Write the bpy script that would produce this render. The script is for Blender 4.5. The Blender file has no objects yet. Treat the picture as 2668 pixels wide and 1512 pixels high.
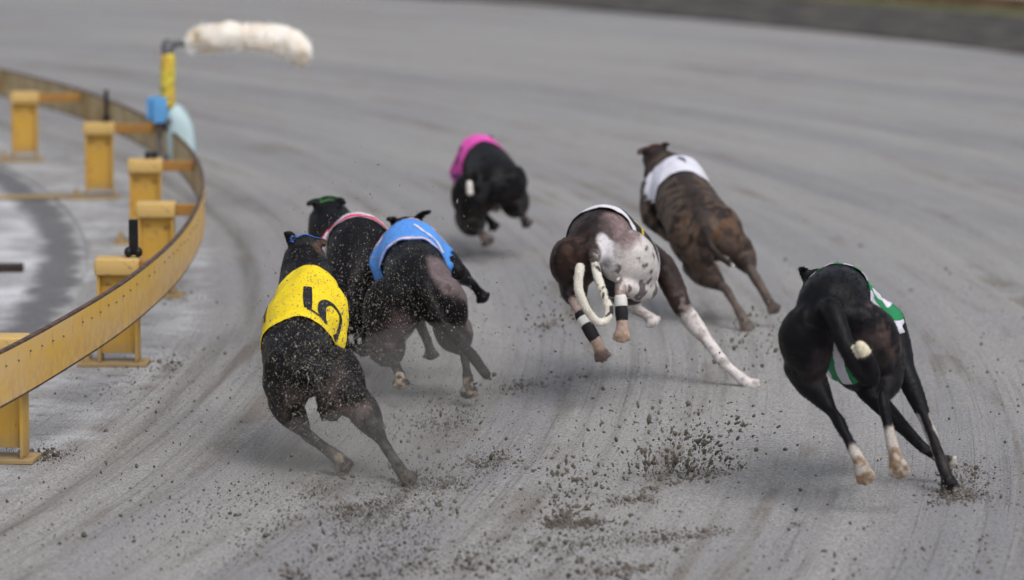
import bpy, bmesh, math, random
import numpy as np
from mathutils import Vector, Matrix
from mathutils.bvhtree import BVHTree

R_ = math.radians
random.seed(7)
rng = np.random.default_rng(11)
scene = bpy.context.scene
col = scene.collection

# ------------------------------------------------------------------ camera, sky, sun, exposure
F_PX, CX, CY, CAM_H = 10000.0, 1334.0, 756.0, 2.2      # photo is 2668 x 1512
PITCH = math.atan(1256 / F_PX)
cam_d = bpy.data.cameras.new('camera')
cam = bpy.data.objects.new('camera', cam_d)
col.objects.link(cam)
cam.location = (0, 0, CAM_H)
cam.rotation_euler = (math.pi / 2 - PITCH, 0, 0)
cam_d.sensor_width = 36.0
cam_d.lens = F_PX / 2668 * 36.0
cam_d.clip_start = 0.1
cam_d.clip_end = 2000
cam_d.dof.use_dof = True
cam_d.dof.focus_distance = 13.2
cam_d.dof.aperture_fstop = 2.2
scene.camera = cam

SUN_EL, SUN_ROT = R_(55), R_(148)
world = bpy.data.worlds.new('World')
scene.world = world
world.use_nodes = True
wn = world.node_tree
sky = wn.nodes.new('ShaderNodeTexSky')
sky.sky_type = 'NISHITA'
sky.sun_disc = False
sky.sun_elevation = SUN_EL
sky.sun_rotation = SUN_ROT
sky.air_density = 1.0
sky.dust_density = 4.0
bg = wn.nodes['Background']
bg.inputs['Strength'].default_value = 0.147
hs = wn.nodes.new('ShaderNodeHueSaturation')           # overcast: a greyer sky
hs.inputs['Saturation'].default_value = 0.38
wn.links.new(sky.outputs[0], hs.inputs['Color'])
wn.links.new(hs.outputs[0], bg.inputs['Color'])

sun_d = bpy.data.lights.new('sun', 'SUN')
sun_d.energy = 0.95
sun_d.angle = R_(36)
sun_d.color = (1.0, 0.965, 0.92)
sun = bpy.data.objects.new('sun', sun_d)
col.objects.link(sun)
sdir = Vector((math.sin(SUN_ROT) * math.cos(SUN_EL), math.cos(SUN_ROT) * math.cos(SUN_EL), math.sin(SUN_EL)))
sun.rotation_euler = (-sdir).to_track_quat('-Z', 'Y').to_euler()

vs = scene.view_settings
vs.view_transform = 'Standard'
vs.look = 'None'
vs.gamma = 1.0
vs.exposure = 0.0
vs.use_curve_mapping = False

# ------------------------------------------------------------------ geometry helpers
FW = np.array([0, math.cos(PITCH), -math.sin(PITCH)])
UP = np.array([0, math.sin(PITCH), math.cos(PITCH)])

def ray(x, y):
    return FW * F_PX + np.array([1.0, 0, 0]) * (x - CX) + UP * (CY - y)

def P(x, y, Y):                                         # photo pixel at world distance Y
    d = ray(x, y)
    return np.array([0, 0, CAM_H]) + d * (Y / d[1])

def G(x, y, z=0.0):                                     # photo pixel on a level plane
    d = ray(x, y)
    return np.array([0, 0, CAM_H]) + d * ((z - CAM_H) / d[2])

def nrm(v):
    v = np.asarray(v, float)
    return v / max(np.linalg.norm(v), 1e-9)

RC = np.array([-26.0465, 16.1666])                      # centre of the bend
RR = 24.667                                             # radius of the rail

def pol(r, th, z=0.0):
    return np.array([RC[0] + r * math.cos(th), RC[1] + r * math.sin(th), z])

def catmull(pts, k):
    pts = np.asarray(pts, float)
    q = np.vstack([2 * pts[0] - pts[1], pts, 2 * pts[-1] - pts[-2]])
    out = []
    for i in range(1, len(q) - 2):
        a, b, c, d = q[i - 1], q[i], q[i + 1], q[i + 2]
        for j in range(k):
            t = j / k
            out.append(0.5 * (2 * b + (c - a) * t + (2 * a - 5 * b + 4 * c - d) * t * t + (3 * b - a - 3 * c + d) * t ** 3))
    out.append(q[-2])
    return np.array(out)

def hash3(i, j, k, s):
    n = (i * 374761393 + j * 668265263 + k * 2147483647 + s * 974634777) & 0xFFFFFFFF
    n = ((n ^ (n >> 13)) * 1274126177) & 0xFFFFFFFF
    return ((n ^ (n >> 16)) & 0xFFFF) / 65535.0

def vnoise(p, scale, seed=0):
    p = np.asarray(p, float) * scale + 1000.0
    i = np.floor(p).astype(np.int64)
    f = p - i
    f = f * f * (3 - 2 * f)
    r = 0
    for dx in (0, 1):
        for dy in (0, 1):
            for dz in (0, 1):
                w = (f[:, 0] if dx else 1 - f[:, 0]) * (f[:, 1] if dy else 1 - f[:, 1]) * (f[:, 2] if dz else 1 - f[:, 2])
                r = r + w * hash3(i[:, 0] + dx, i[:, 1] + dy, i[:, 2] + dz, seed)
    return r

def fbm(p, scale, seed=0, octv=3):
    r, a, t = 0, 1.0, 0
    for o in range(octv):
        r = r + a * vnoise(p, scale * 2 ** o, seed + o)
        t += a
        a *= 0.5
    return r / t

def sstep(x, a, b):
    t = np.clip((x - a) / (b - a), 0, 1)
    return t * t * (3 - 2 * t)

class MB:
    """collects shapes, build() links them as one mesh object"""
    def __init__(s):
        s.v, s.f, s.uv = [], [], []
    def add(s, v, f):
        o = len(s.v)
        s.v += [tuple(float(c) for c in q) for q in v]
        s.f += [tuple(i + o for i in q) for q in f]
    def box(s, lo, hi, bev=0.0):
        bm = bmesh.new()
        bmesh.ops.create_cube(bm, size=1)
        lo, hi = np.array(lo, float), np.array(hi, float)
        for q in bm.verts:
            q.co = Vector((lo + hi) / 2 + np.array(q.co) * (hi - lo))
        if bev:
            bmesh.ops.bevel(bm, geom=bm.edges[:], offset=bev, segments=2, affect='EDGES', profile=0.5)
        s.bm(bm)
    def bm(s, bm):
        bm.verts.index_update()
        s.add([v.co for v in bm.verts], [[v.index for v in f.verts] for f in bm.faces])
        bm.free()
    def cyl(s, a, b, r0, r1=None, n=12):
        r1 = r0 if r1 is None else r1
        a, b = np.array(a, float), np.array(b, float)
        T = nrm(b - a)
        S = nrm(np.cross(T, [0.31, 0.87, 0.4]))
        N = np.cross(T, S)
        v = [a + (S * math.cos(2 * math.pi * i / n) + N * math.sin(2 * math.pi * i / n)) * r0 for i in range(n)]
        v += [b + (S * math.cos(2 * math.pi * i / n) + N * math.sin(2 * math.pi * i / n)) * r1 for i in range(n)]
        f = [(i, (i + 1) % n, n + (i + 1) % n, n + i) for i in range(n)]
        f += [tuple(range(n))[::-1], tuple(range(n, 2 * n))]
        s.add(v, f)
    def tube(s, pts, rad, side, n=16, k=5):
        """tapered tube through pts; rad = (across, other) half sizes, rounded ends"""
        pts = np.asarray(pts, float)
        rad = np.asarray([(q, q) if np.isscalar(q) else q for q in rad], float)
        c = catmull(np.hstack([pts, rad]), k)
        p, r = c[:, :3], np.maximum(c[:, 3:], 0.003)
        T = np.gradient(p, axis=0)
        T = T / np.linalg.norm(T, axis=1)[:, None]
        rings = []
        e0, e1 = r[0].min(), r[-1].min()
        for a in (85, 60, 35, 15):
            rings.append((p[0] - T[0] * e0 * math.sin(R_(a)), T[0], r[0] * math.cos(R_(a))))
        for i in range(len(p)):
            rings.append((p[i], T[i], r[i]))
        for a in (15, 35, 60, 85):
            rings.append((p[-1] + T[-1] * e1 * math.sin(R_(a)), T[-1], r[-1] * math.cos(R_(a))))
        v, f = [], []
        side = np.asarray(side, float)
        S0 = None
        for q, t, rr in rings:
            S = side - t * side.dot(t)
            if np.linalg.norm(S) < 0.25 and S0 is not None:
                S = S0 - t * S0.dot(t)
            S = nrm(S)
            S0 = S
            N = np.cross(t, S)
            for i in range(n):
                a = 2 * math.pi * i / n
                v.append(q + S * rr[0] * math.cos(a) + N * rr[1] * math.sin(a))
        m = len(rings)
        for j in range(m - 1):
            for i in range(n):
                f.append((j * n + i, j * n + (i + 1) % n, (j + 1) * n + (i + 1) % n, (j + 1) * n + i))
        f.append(tuple(range(n))[::-1])
        f.append(tuple(range((m - 1) * n, m * n)))
        s.add(v, f)
    def ball(s, c, r, n=10, m=7, axes=None):
        c = np.array(c, float)
        r = np.array([r] * 3 if np.isscalar(r) else r, float)
        A = np.eye(3) if axes is None else np.array(axes)
        v = [c + A[2] * r[2]]
        for j in range(1, m):
            ph = math.pi * j / m
            for i in range(n):
                a = 2 * math.pi * i / n
                v.append(c + A[0] * r[0] * math.sin(ph) * math.cos(a) + A[1] * r[1] * math.sin(ph) * math.sin(a) + A[2] * r[2] * math.cos(ph))
        v.append(c - A[2] * r[2])
        f = [(0, 1 + i, 1 + (i + 1) % n) for i in range(n)]
        for j in range(m - 2):
            for i in range(n):
                f.append((1 + j * n + i, 1 + (j + 1) * n + i, 1 + (j + 1) * n + (i + 1) % n, 1 + j * n + (i + 1) % n))
        o = 1 + (m - 2) * n
        f += [(len(v) - 1, o + (i + 1) % n, o + i) for i in range(n)]
        s.add(v, f)
    def build(s, name, mat, parent=None, smooth=False, mods=None):
        me = bpy.data.meshes.new(name)
        me.from_pydata(s.v, [], s.f)
        me.update()
        return link(name, me, mat, parent, smooth)

def link(name, me, mat, parent=None, smooth=False):
    if mat is not None:
        me.materials.append(mat)
    if smooth:
        me.polygons.foreach_set('use_smooth', [True] * len(me.polygons))
    o = bpy.data.objects.new(name, me)
    col.objects.link(o)
    if parent is not None:
        o.parent = parent
        o.matrix_parent_inverse = Matrix.Translation(-Vector(parent.location)) if parent.type == 'EMPTY' and not parent.get('_local') else Matrix()
    return o

def fast_mesh(name, V, Fq):
    """numpy arrays -> mesh; Fq (m,3) or (m,4)"""
    me = bpy.data.meshes.new(name)
    V = np.asarray(V, np.float32)
    Fq = np.asarray(Fq, np.int32)
    n, k = Fq.shape
    me.vertices.add(len(V))
    me.vertices.foreach_set('co', V.ravel())
    me.loops.add(n * k)
    me.loops.foreach_set('vertex_index', Fq.ravel())
    me.polygons.add(n)
    me.polygons.foreach_set('loop_start', np.arange(0, n * k, k, dtype=np.int32))
    me.update(calc_edges=True)
    me.validate()
    return me

def empty(name, loc, rz=0.0, local=False):
    o = bpy.data.objects.new(name, None)
    o.empty_display_size = 0.1
    col.objects.link(o)
    o.location = Vector([float(c) for c in loc])
    o.rotation_euler = (0, 0, rz)
    return o

def tag(o, label=None, cat=None, group=None, kind=None):
    if label: o['label'] = label
    if cat: o['category'] = cat
    if group: o['group'] = group
    if kind: o['kind'] = kind
    return o

def grid_mesh(name, rs, ths, zf=None):
    """polar sheet; UV in metres (radius, arc length)"""
    rs, ths = np.asarray(rs), np.asarray(ths)
    Rg, Tg = np.meshgrid(rs, ths, indexing='ij')
    return param_sheet(name, Rg, Tg, zf)

def param_sheet(name, Rg, Tg, zf=None):
    X = RC[0] + Rg * np.cos(Tg)
    Y = RC[1] + Rg * np.sin(Tg)
    Z = np.zeros_like(X) if zf is None else zf(Rg, Tg, X, Y)
    a, b = X.shape
    V = np.stack([X, Y, Z], -1).reshape(-1, 3)
    I = np.arange(a * b).reshape(a, b)
    Fq = np.stack([I[:-1, :-1], I[1:, :-1], I[1:, 1:], I[:-1, 1:]], -1).reshape(-1, 4)
    me = fast_mesh(name, V, Fq)
    uv = me.uv_layers.new(name='UVMap')
    U = np.stack([Rg - RR, Tg * RR], -1).reshape(-1, 2)
    uv.data.foreach_set('uv', U[Fq.ravel()].astype(np.float32).ravel())
    return me

# ------------------------------------------------------------------ materials
class NT:
    def __init__(s, name):
        s.m = bpy.data.materials.new(name)
        s.m.use_nodes = True
        s.t = s.m.node_tree
        s.b = s.t.nodes['Principled BSDF']
        s.b.inputs['Specular IOR Level'].default_value = 0.3
    def n(s, typ, **kw):
        q = s.t.nodes.new(typ)
        for k, v in kw.items():
            setattr(q, k, v)
        return q
    def set(s, sock, v):
        if isinstance(v, (int, float)):
            sock.default_value = v
        elif isinstance(v, (tuple, list)):
            sock.default_value = tuple(v) + ((1.0,) if len(v) == 3 and sock.type == 'RGBA' else ())
        else:
            s.t.links.new(v, sock)
    def coord(s, kind='Object', scale=None):
        c = s.n('ShaderNodeTexCoord').outputs[kind]
        if scale is None:
            return c
        m = s.n('ShaderNodeMapping')
        s.set(m.inputs['Vector'], c)
        m.inputs['Scale'].default_value = scale
        return m.outputs[0]
    def noise(s, vec, scale, detail=4, rough=0.55, dist=0.0):
        q = s.n('ShaderNodeTexNoise')
        s.set(q.inputs['Vector'], vec)
        q.inputs['Scale'].default_value = scale
        q.inputs['Detail'].default_value = detail
        q.inputs['Roughness'].default_value = rough
        q.inputs['Distortion'].default_value = dist
        return q.outputs['Fac']
    def ramp(s, fac, lo, hi, a=0.0, b=1.0):
        q = s.n('ShaderNodeMapRange', interpolation_type='SMOOTHSTEP')
        s.set(q.inputs['Value'], fac)
        q.inputs['From Min'].default_value = lo
        q.inputs['From Max'].default_value = hi
        q.inputs['To Min'].default_value = a
        q.inputs['To Max'].default_value = b
        return q.outputs[0]
    def mix(s, fac, a, b, mode='MIX'):
        q = s.n('ShaderNodeMix', data_type='RGBA', blend_type=mode)
        s.set(q.inputs[0], fac)
        s.set(q.inputs[6], a)
        s.set(q.inputs[7], b)
        return q.outputs[2]
    def math(s, op, a, b=0.0, c=0.0):
        q = s.n('ShaderNodeMath', operation=op)
        s.set(q.inputs[0], a)
        s.set(q.inputs[1], b)
        s.set(q.inputs[2], c)
        return q.outputs[0]
    def bump(s, h, strength, dist):
        q = s.n('ShaderNodeBump')
        s.set(q.inputs['Height'], h)
        q.inputs['Strength'].default_value = strength
        q.inputs['Distance'].default_value = dist
        s.set(s.b.inputs['Normal'], q.outputs[0])
    def out(s, colr=None, rough=None, spec=None):
        if colr is not None: s.set(s.b.inputs['Base Color'], colr)
        if rough is not None: s.set(s.b.inputs['Roughness'], rough)
        if spec is not None: s.b.inputs['Specular IOR Level'].default_value = spec
        return s.m

def plain(name, c, rough=0.6, var=0.25, scale=12.0, dark=None, spec=0.3, bump=0.0):
    m = NT(name)
    v = m.coord('Object')
    f = m.noise(v, scale, 5)
    dk = dark or tuple(q * (1 - var) for q in c)
    cc = m.mix(m.ramp(f, 0.35, 0.65), c, dk)
    if bump:
        m.bump(m.noise(v, scale * 6, 4), 0.5, bump)
    return m.out(cc, rough, spec)

def mat_sand():
    m = NT('track_sand')
    uv = m.coord('UV')
    obj = m.coord('Object')
    st1 = m.noise(m.coord('UV', (1.5, 0.10, 1)), 1.0, 3, 0.55, 0.25)
    st2 = m.noise(m.coord('UV', (5.0, 0.28, 1)), 1.0, 4, 0.6, 0.3)
    st3 = m.noise(m.coord('UV', (22.0, 0.8, 1)), 1.0, 5, 0.65, 0.15)
    st4 = m.noise(m.coord('UV', (46.0, 0.45, 1)), 1.0, 4, 0.6, 0.0)
    blot = m.noise(obj, 1.3, 5, 0.6)
    grain = m.noise(obj, 110.0, 3, 0.75)
    grain2 = m.noise(obj, 45.0, 4, 0.7)
    sep = m.n('ShaderNodeSeparateXYZ')
    m.set(sep.inputs[0], uv)
    d, s_ = sep.outputs[0], sep.outputs[1]
    c = m.mix(m.ramp(st1, 0.38, 0.62), (0.256, 0.254, 0.264), (0.318, 0.313, 0.310))
    c = m.mix(m.ramp(blot, 0.45, 0.72, 0, 0.5), c, (0.325, 0.318, 0.302))
    brown = m.math('MULTIPLY', m.ramp(st2, 0.52, 0.66), m.ramp(blot, 0.36, 0.58))
    c = m.mix(m.math('MULTIPLY', brown, 0.70), c, (0.172, 0.152, 0.134))
    fine = m.math('MULTIPLY', m.ramp(st3, 0.54, 0.70), m.ramp(st2, 0.40, 0.58))
    c = m.mix(m.math('MULTIPLY', fine, 0.36), c, (0.175, 0.165, 0.160))
    # rake lines following the bend
    wob = m.math('MULTIPLY', m.noise(m.coord('UV', (0.5, 0.25, 1)), 1.0, 2), 0.16)
    rake = m.math('SINE', m.math('MULTIPLY', m.math('ADD', d, wob), 52.0))
    rk = m.math('MULTIPLY', m.ramp(rake, 0.2, 1.0), m.ramp(m.noise(m.coord('UV', (0.7, 0.22, 1)), 1.0, 4), 0.46, 0.66))
    c = m.mix(m.math('MULTIPLY', rk, 0.24), c, (0.165, 0.155, 0.150))
    ln = m.math('MULTIPLY', m.ramp(st4, 0.52, 0.66), m.ramp(m.noise(m.coord('UV', (0.9, 0.16, 1)), 1.0, 3), 0.40, 0.60))
    c = m.mix(m.math('MULTIPLY', ln, 0.17), c, (0.175, 0.163, 0.157))
    lt = m.math('MULTIPLY', m.ramp(st4, 0.46, 0.34), m.ramp(st2, 0.5, 0.36))
    c = m.mix(m.math('MULTIPLY', lt, 0.20), c, (0.39, 0.388, 0.39))
    # dark wheel rut beside the rail
    rw = m.math('ADD', d, m.math('MULTIPLY', m.math('SUBTRACT', m.noise(m.coord('UV', (0.3, 0.30, 1)), 1.0, 2), 0.5), 0.22))
    rut = m.ramp(m.math('ABSOLUTE', m.math('SUBTRACT', rw, 0.21)), 0.075, 0.0)
    rut2 = m.ramp(m.math('ABSOLUTE', m.math('SUBTRACT', rw, 0.52)), 0.05, 0.0, 0, 0.5)
    rut = m.math('MULTIPLY', m.math('MAXIMUM', rut, rut2), m.ramp(st3, 0.34, 0.62, 0.35, 1.0))
    c = m.mix(m.math('MULTIPLY', rut, 0.62), c, (0.145, 0.135, 0.130))
    # crumbly damp specks
    c = m.mix(m.ramp(grain2, 0.56, 0.68, 0, 0.6), c, (0.165, 0.150, 0.136))
    spk = m.noise(obj, 26.0, 5, 0.75)
    c = m.mix(m.math('MULTIPLY', m.ramp(spk, 0.60, 0.68), m.ramp(m.noise(m.coord('Object', (1.4, 0.55, 1)), 1.0, 3), 0.46, 0.62)), c, (0.140, 0.125, 0.112))
    # pale dusty apron under the rail, ragged border
    ap = m.ramp(m.math('ADD', d, m.math('MULTIPLY', m.math('SUBTRACT', m.noise(obj, 4.0, 5, 0.65), 0.5), 0.5)), 0.10, -0.06)
    aa = m.noise(obj, 2.4, 6, 0.65)
    ab = m.noise(obj, 10.0, 6, 0.72)
    ac = m.mix(m.ramp(aa, 0.36, 0.60), (0.45, 0.452, 0.465), (0.31, 0.305, 0.302))
    ac = m.mix(m.ramp(ab, 0.53, 0.66, 0, 0.75), ac, (0.150, 0.132, 0.118))
    c = m.mix(ap, c, ac)
    c = m.mix(0.75, c, m.ramp(grain, 0.32, 0.68, 0.26, 0.74), 'OVERLAY')
    h = m.math('ADD', m.math('MULTIPLY', st3, 0.6), m.math('ADD', m.math('MULTIPLY', grain2, 0.55), m.math('MULTIPLY', grain, 0.15)))
    h = m.math('SUBTRACT', h, m.math('MULTIPLY', rk, 0.35))
    m.bump(m.math('ADD', h, m.math('MULTIPLY', ln, -0.3)), 0.7, 0.014)
    return m.out(c, 0.95, 0.1)

def mat_apron():
    m = NT('apron_dust')
    obj = m.coord('Object')
    a = m.noise(obj, 2.2, 6, 0.65)
    b = m.noise(obj, 11.0, 6, 0.7)
    g = m.noise(obj, 120.0, 3, 0.7)
    c = m.mix(m.ramp(a, 0.35, 0.62), (0.40, 0.405, 0.42), (0.27, 0.265, 0.265))
    c = m.mix(m.ramp(b, 0.55, 0.72, 0, 0.8), c, (0.15, 0.135, 0.125))
    c = m.mix(0.4, c, m.ramp(g, 0.3, 0.7, 0.35, 0.65), 'OVERLAY')
    m.bump(m.math('ADD', b, m.math('MULTIPLY', g, 0.25)), 0.6, 0.012)
    return m.out(c, 0.95, 0.1)

def mat_yellow(name, base=(0.58, 0.335, 0.05), pale=(0.56, 0.37, 0.13), rust=(0.16, 0.07, 0.03)):
    m = NT(name)
    obj = m.coord('Object')
    a = m.noise(obj, 3.0, 5, 0.6)
    b = m.noise(obj, 18.0, 6, 0.7)
    d = m.noise(m.coord('Object', (40, 40, 4)), 1.0, 4, 0.6)
    sp_ = m.n('ShaderNodeSeparateXYZ')
    m.set(sp_.inputs[0], obj)
    sepz = sp_.outputs[2]
    c = m.mix(m.ramp(a, 0.42, 0.68), base, pale)
    c = m.mix(m.ramp(b, 0.575, 0.68, 0, 0.8), c, rust)
    mud = m.math('MULTIPLY', m.ramp(m.math('ADD', sepz, m.math('MULTIPLY', b, 0.12)), 0.20, 0.06), 0.7)
    c = m.mix(mud, c, (0.27, 0.21, 0.13))
    c = m.mix(m.ramp(d, 0.58, 0.75, 0, 0.35), c, (0.33, 0.17, 0.05))
    m.bump(b, 0.25, 0.004)
    return m.out(c, m.ramp(b, 0.3, 0.7, 0.42, 0.7), 0.35)

def mat_rail():
    """UV: u = arc length in metres, v = height in metres"""
    m = NT('rail_paint')
    uv = m.n('ShaderNodeTexCoord').outputs['UV']
    sep = m.n('ShaderNodeSeparateXYZ')
    m.set(sep.inputs[0], uv)
    u, v = sep.outputs[0], sep.outputs[1]
    obj = m.coord('Object')
    a = m.noise(m.coord('UV', (0.9, 6, 1)), 1.0, 4, 0.6)
    b = m.noise(obj, 16.0, 6, 0.7)
    drip = m.noise(m.coord('UV', (38, 2.5, 1)), 1.0, 4, 0.6)
    c = m.mix(m.ramp(a, 0.36, 0.66), (0.72, 0.44, 0.07), (0.70, 0.475, 0.20))
    low = m.math('MULTIPLY', m.ramp(v, 0.40, 0.27), m.ramp(b, 0.35, 0.62))
    c = m.mix(m.math('MULTIPLY', low, 0.6), c, (0.47, 0.29, 0.17))
    c = m.mix(m.ramp(drip, 0.56, 0.76, 0, 0.45), c, (0.45, 0.25, 0.07))
    # rust streaks beside the bolts, one every 0.15 m
    fr = m.math('ABSOLUTE', m.math('SUBTRACT', m.math('FRACT', m.math('DIVIDE', u, 0.15)), 0.5))
    near = m.ramp(fr, 0.085, 0.02)
    vert = m.ramp(m.math('ABSOLUTE', m.math('SUBTRACT', v, 0.388)), 0.034, 0.008)
    st = m.math('MULTIPLY', m.math('MULTIPLY', near, vert), m.ramp(m.noise(uv, 9.0, 3), 0.42, 0.6, 0.1, 0.9))
    c = m.mix(st, c, (0.50, 0.27, 0.15))
    c = m.mix(m.ramp(b, 0.675, 0.75, 0, 0.7), c, (0.17, 0.09, 0.05))
    m.bump(m.math('ADD', b, drip), 0.2, 0.004)
    return m.out(c, m.ramp(b, 0.3, 0.7, 0.40, 0.62), 0.35)

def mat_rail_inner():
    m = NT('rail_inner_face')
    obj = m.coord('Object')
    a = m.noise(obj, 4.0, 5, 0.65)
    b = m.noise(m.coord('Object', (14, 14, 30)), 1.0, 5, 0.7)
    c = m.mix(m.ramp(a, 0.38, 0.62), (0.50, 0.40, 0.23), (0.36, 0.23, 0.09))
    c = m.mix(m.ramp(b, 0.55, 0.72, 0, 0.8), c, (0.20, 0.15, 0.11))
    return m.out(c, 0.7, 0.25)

def mat_coat():
    m = NT('dog_coat')
    at = m.n('ShaderNodeAttribute', attribute_name='coat')
    obj = m.coord('Object')
    f1 = m.noise(obj, 55.0, 4, 0.6)
    f2 = m.noise(obj, 420.0, 2, 0.6)
    c = m.mix(0.55, at.outputs['Color'], m.ramp(f1, 0.25, 0.75, 0.30, 0.70), 'OVERLAY')
    c = m.mix(0.5, c, m.ramp(f2, 0.3, 0.7, 0.34, 0.66), 'OVERLAY')
    m.bump(m.math('ADD', m.math('MULTIPLY', f1, 0.8), m.math('MULTIPLY', f2, 0.25)), 0.5, 0.006)
    m.b.inputs['Sheen Weight'].default_value = 0.025
    m.b.inputs['Sheen Roughness'].default_value = 0.4
    m.b.inputs['Sheen Tint'].default_value = (0.85, 0.87, 1.0, 1)
    return m.out(c, m.ramp(f1, 0.2, 0.8, 0.38, 0.58), 0.2)

def mat_cloth(name, c, stripes=None):
    m = NT(name)
    obj = m.coord('Object')
    f = m.noise(obj, 9.0, 3, 0.5, 0.6)
    w = m.noise(obj, 600.0, 2)
    spl = m.noise(obj, 75.0, 3, 0.6)
    cc = m.mix(m.ramp(f, 0.35, 0.7), c, tuple(q * 0.88 for q in c))
    if stripes:
        sep = m.n('ShaderNodeSeparateXYZ')
        m.set(sep.inputs[0], m.n('ShaderNodeTexCoord').outputs['UV'])
        k = m.math('FRACT', m.math('ADD', m.math('MULTIPLY', sep.outputs[1], stripes[1]), 0.1))
        cc = m.mix(m.ramp(k, 0.49, 0.51), cc, stripes[0])
    cc = m.mix(m.ramp(spl, 0.70, 0.76, 0, 0.55), cc, (0.16, 0.13, 0.10))
    m.bump(m.math('ADD', f, m.math('MULTIPLY', w, 0.04)), 0.55, 0.02)
    return m.out(cc, 0.62, 0.3)

M = {}
M['sand'] = mat_sand()
M['apron'] = mat_apron()
M['yellow'] = mat_yellow('post_paint')
M['yellow_cap'] = mat_yellow('post_cap_paint', (0.60, 0.40, 0.14), (0.56, 0.41, 0.21))
M['arm'] = mat_yellow('arm_paint', (0.40, 0.20, 0.03), (0.30, 0.15, 0.05), (0.10, 0.05, 0.03))
M['rail'] = mat_rail()
M['rail_in'] = mat_rail_inner()
M['rust'] = plain('rusty_steel', (0.13, 0.085, 0.07), 0.75, 0.5, 20, bump=0.003)
M['bolt'] = plain('rusty_bolt', (0.28, 0.155, 0.08), 0.7, 0.5, 30)
M['steel'] = plain('dull_steel', (0.20, 0.20, 0.215), 0.5, 0.4, 25)
M['black'] = plain('black_plastic', (0.012, 0.012, 0.015), 0.45, 0.4, 30)
M['coat'] = mat_coat()
M['soil'] = plain('damp_soil', (0.185, 0.160, 0.136), 0.95, 0.45, 14, dark=(0.095, 0.082, 0.071), spec=0.1)
M['grains'] = plain('sand_grains', (0.33, 0.295, 0.25), 0.9, 0.3, 8, spec=0.15)
M['verge'] = plain('dark_verge_soil', (0.047, 0.044, 0.045), 0.95, 0.45, 2.6, dark=(0.105, 0.095, 0.088), spec=0.1, bump=0.01)
M['grass'] = plain('verge_grass', (0.075, 0.10, 0.03), 0.9, 0.4, 1.4, dark=(0.15, 0.135, 0.085), spec=0.15)
M['timber'] = plain('weathered_timber', (0.34, 0.22, 0.13), 0.85, 0.35, 6, spec=0.2)
M['brown_block'] = plain('dark_timber', (0.06, 0.042, 0.035), 0.85, 0.4, 8)
M['path'] = plain('pale_path', (0.34, 0.33, 0.31), 0.95, 0.15, 3, spec=0.1)
M['channel'] = plain('dark_rubber_edging', (0.15, 0.152, 0.158), 0.8, 0.35, 2, dark=(0.27, 0.268, 0.27), bump=0.004)

def mat_inner():
    m = NT('inner_concrete')
    obj = m.coord('Object')
    a = m.noise(obj, 1.5, 3, 0.5, 0.2)
    b = m.noise(obj, 6.0, 5, 0.65)
    c = m.mix(m.ramp(a, 0.38, 0.66), (0.36, 0.36, 0.375), (0.62, 0.62, 0.645))
    c = m.mix(m.ramp(b, 0.54, 0.74, 0, 0.35), c, (0.22, 0.215, 0.22))
    sep = m.n('ShaderNodeSeparateXYZ')
    m.set(sep.inputs[0], m.coord('UV'))
    d = m.math('ADD', sep.outputs[0], m.math('MULTIPLY', m.math('SUBTRACT', m.noise(obj, 3.0, 5, 0.6), 0.5), 0.28))
    band = m.math('MULTIPLY', m.ramp(d, -0.56, -0.62), m.ramp(d, -0.86, -0.74))
    c = m.mix(m.math('MULTIPLY', band, 0.95), c, (0.135, 0.137, 0.145))
    edge = m.ramp(d, -0.66, -0.54)
    c = m.mix(edge, c, (0.33, 0.33, 0.335))
    g = m.noise(obj, 60.0, 4, 0.7)
    c = m.mix(0.5, c, m.ramp(g, 0.3, 0.7, 0.3, 0.7), 'OVERLAY')
    m.bump(m.math('ADD', b, m.math('MULTIPLY', g, 0.3)), 0.5, 0.012)
    return m.out(c, 0.9, 0.15)
M['inner'] = mat_inner()

# ------------------------------------------------------------------ the setting
TH0, TH1 = -0.95, 1.75

def r_out(th):
    return 35.7 + np.clip(th - 0.538, -0.3, 0.45) * 7.46

g = fast_mesh('ground', [(-400, -300, -0.06), (400, -300, -0.06), (400, 500, -0.06), (-400, 500, -0.06)], [(0, 1, 2, 3)])
tag(link('ground', g, M['grass']), 'rough grass ground reaching out around the racing track', 'ground', kind='structure')

def track_z(Rg, Tg, X, Y):
    d = Rg - RR
    s = Tg * RR
    p = np.stack([d.ravel() * 3.0, s.ravel() * 0.16, np.zeros(d.size)], 1)
    z = (fbm(p, 1.0, 3, 3).reshape(d.shape) - 0.5) * 0.022
    q = np.stack([d.ravel(), s.ravel(), np.zeros(d.size)], 1)
    wob = (vnoise(q, 0.5, 9).reshape(d.shape) - 0.5) * 0.10
    for r0, w, dep in ((0.20, 0.045, 0.018), (0.42, 0.03, 0.006), (1.05, 0.04, 0.007), (1.30, 0.035, 0.006), (2.6, 0.05, 0.007), (2.85, 0.05, 0.009),
                       (3.2, 0.04, 0.007), (3.75, 0.05, 0.010), (4.0, 0.04, 0.008), (4.5, 0.05, 0.009)):
        e = (d + wob - r0) / w
        z -= dep * np.exp(-e * e) - 0.45 * dep * np.exp(-((np.abs(e) - 2.0) ** 2))
    z += (fbm(q, 5.0, 21, 2).reshape(d.shape) - 0.5) * 0.008
    return z * (0.3 + 0.7 * sstep(d, -0.1, 0.15))

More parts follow.
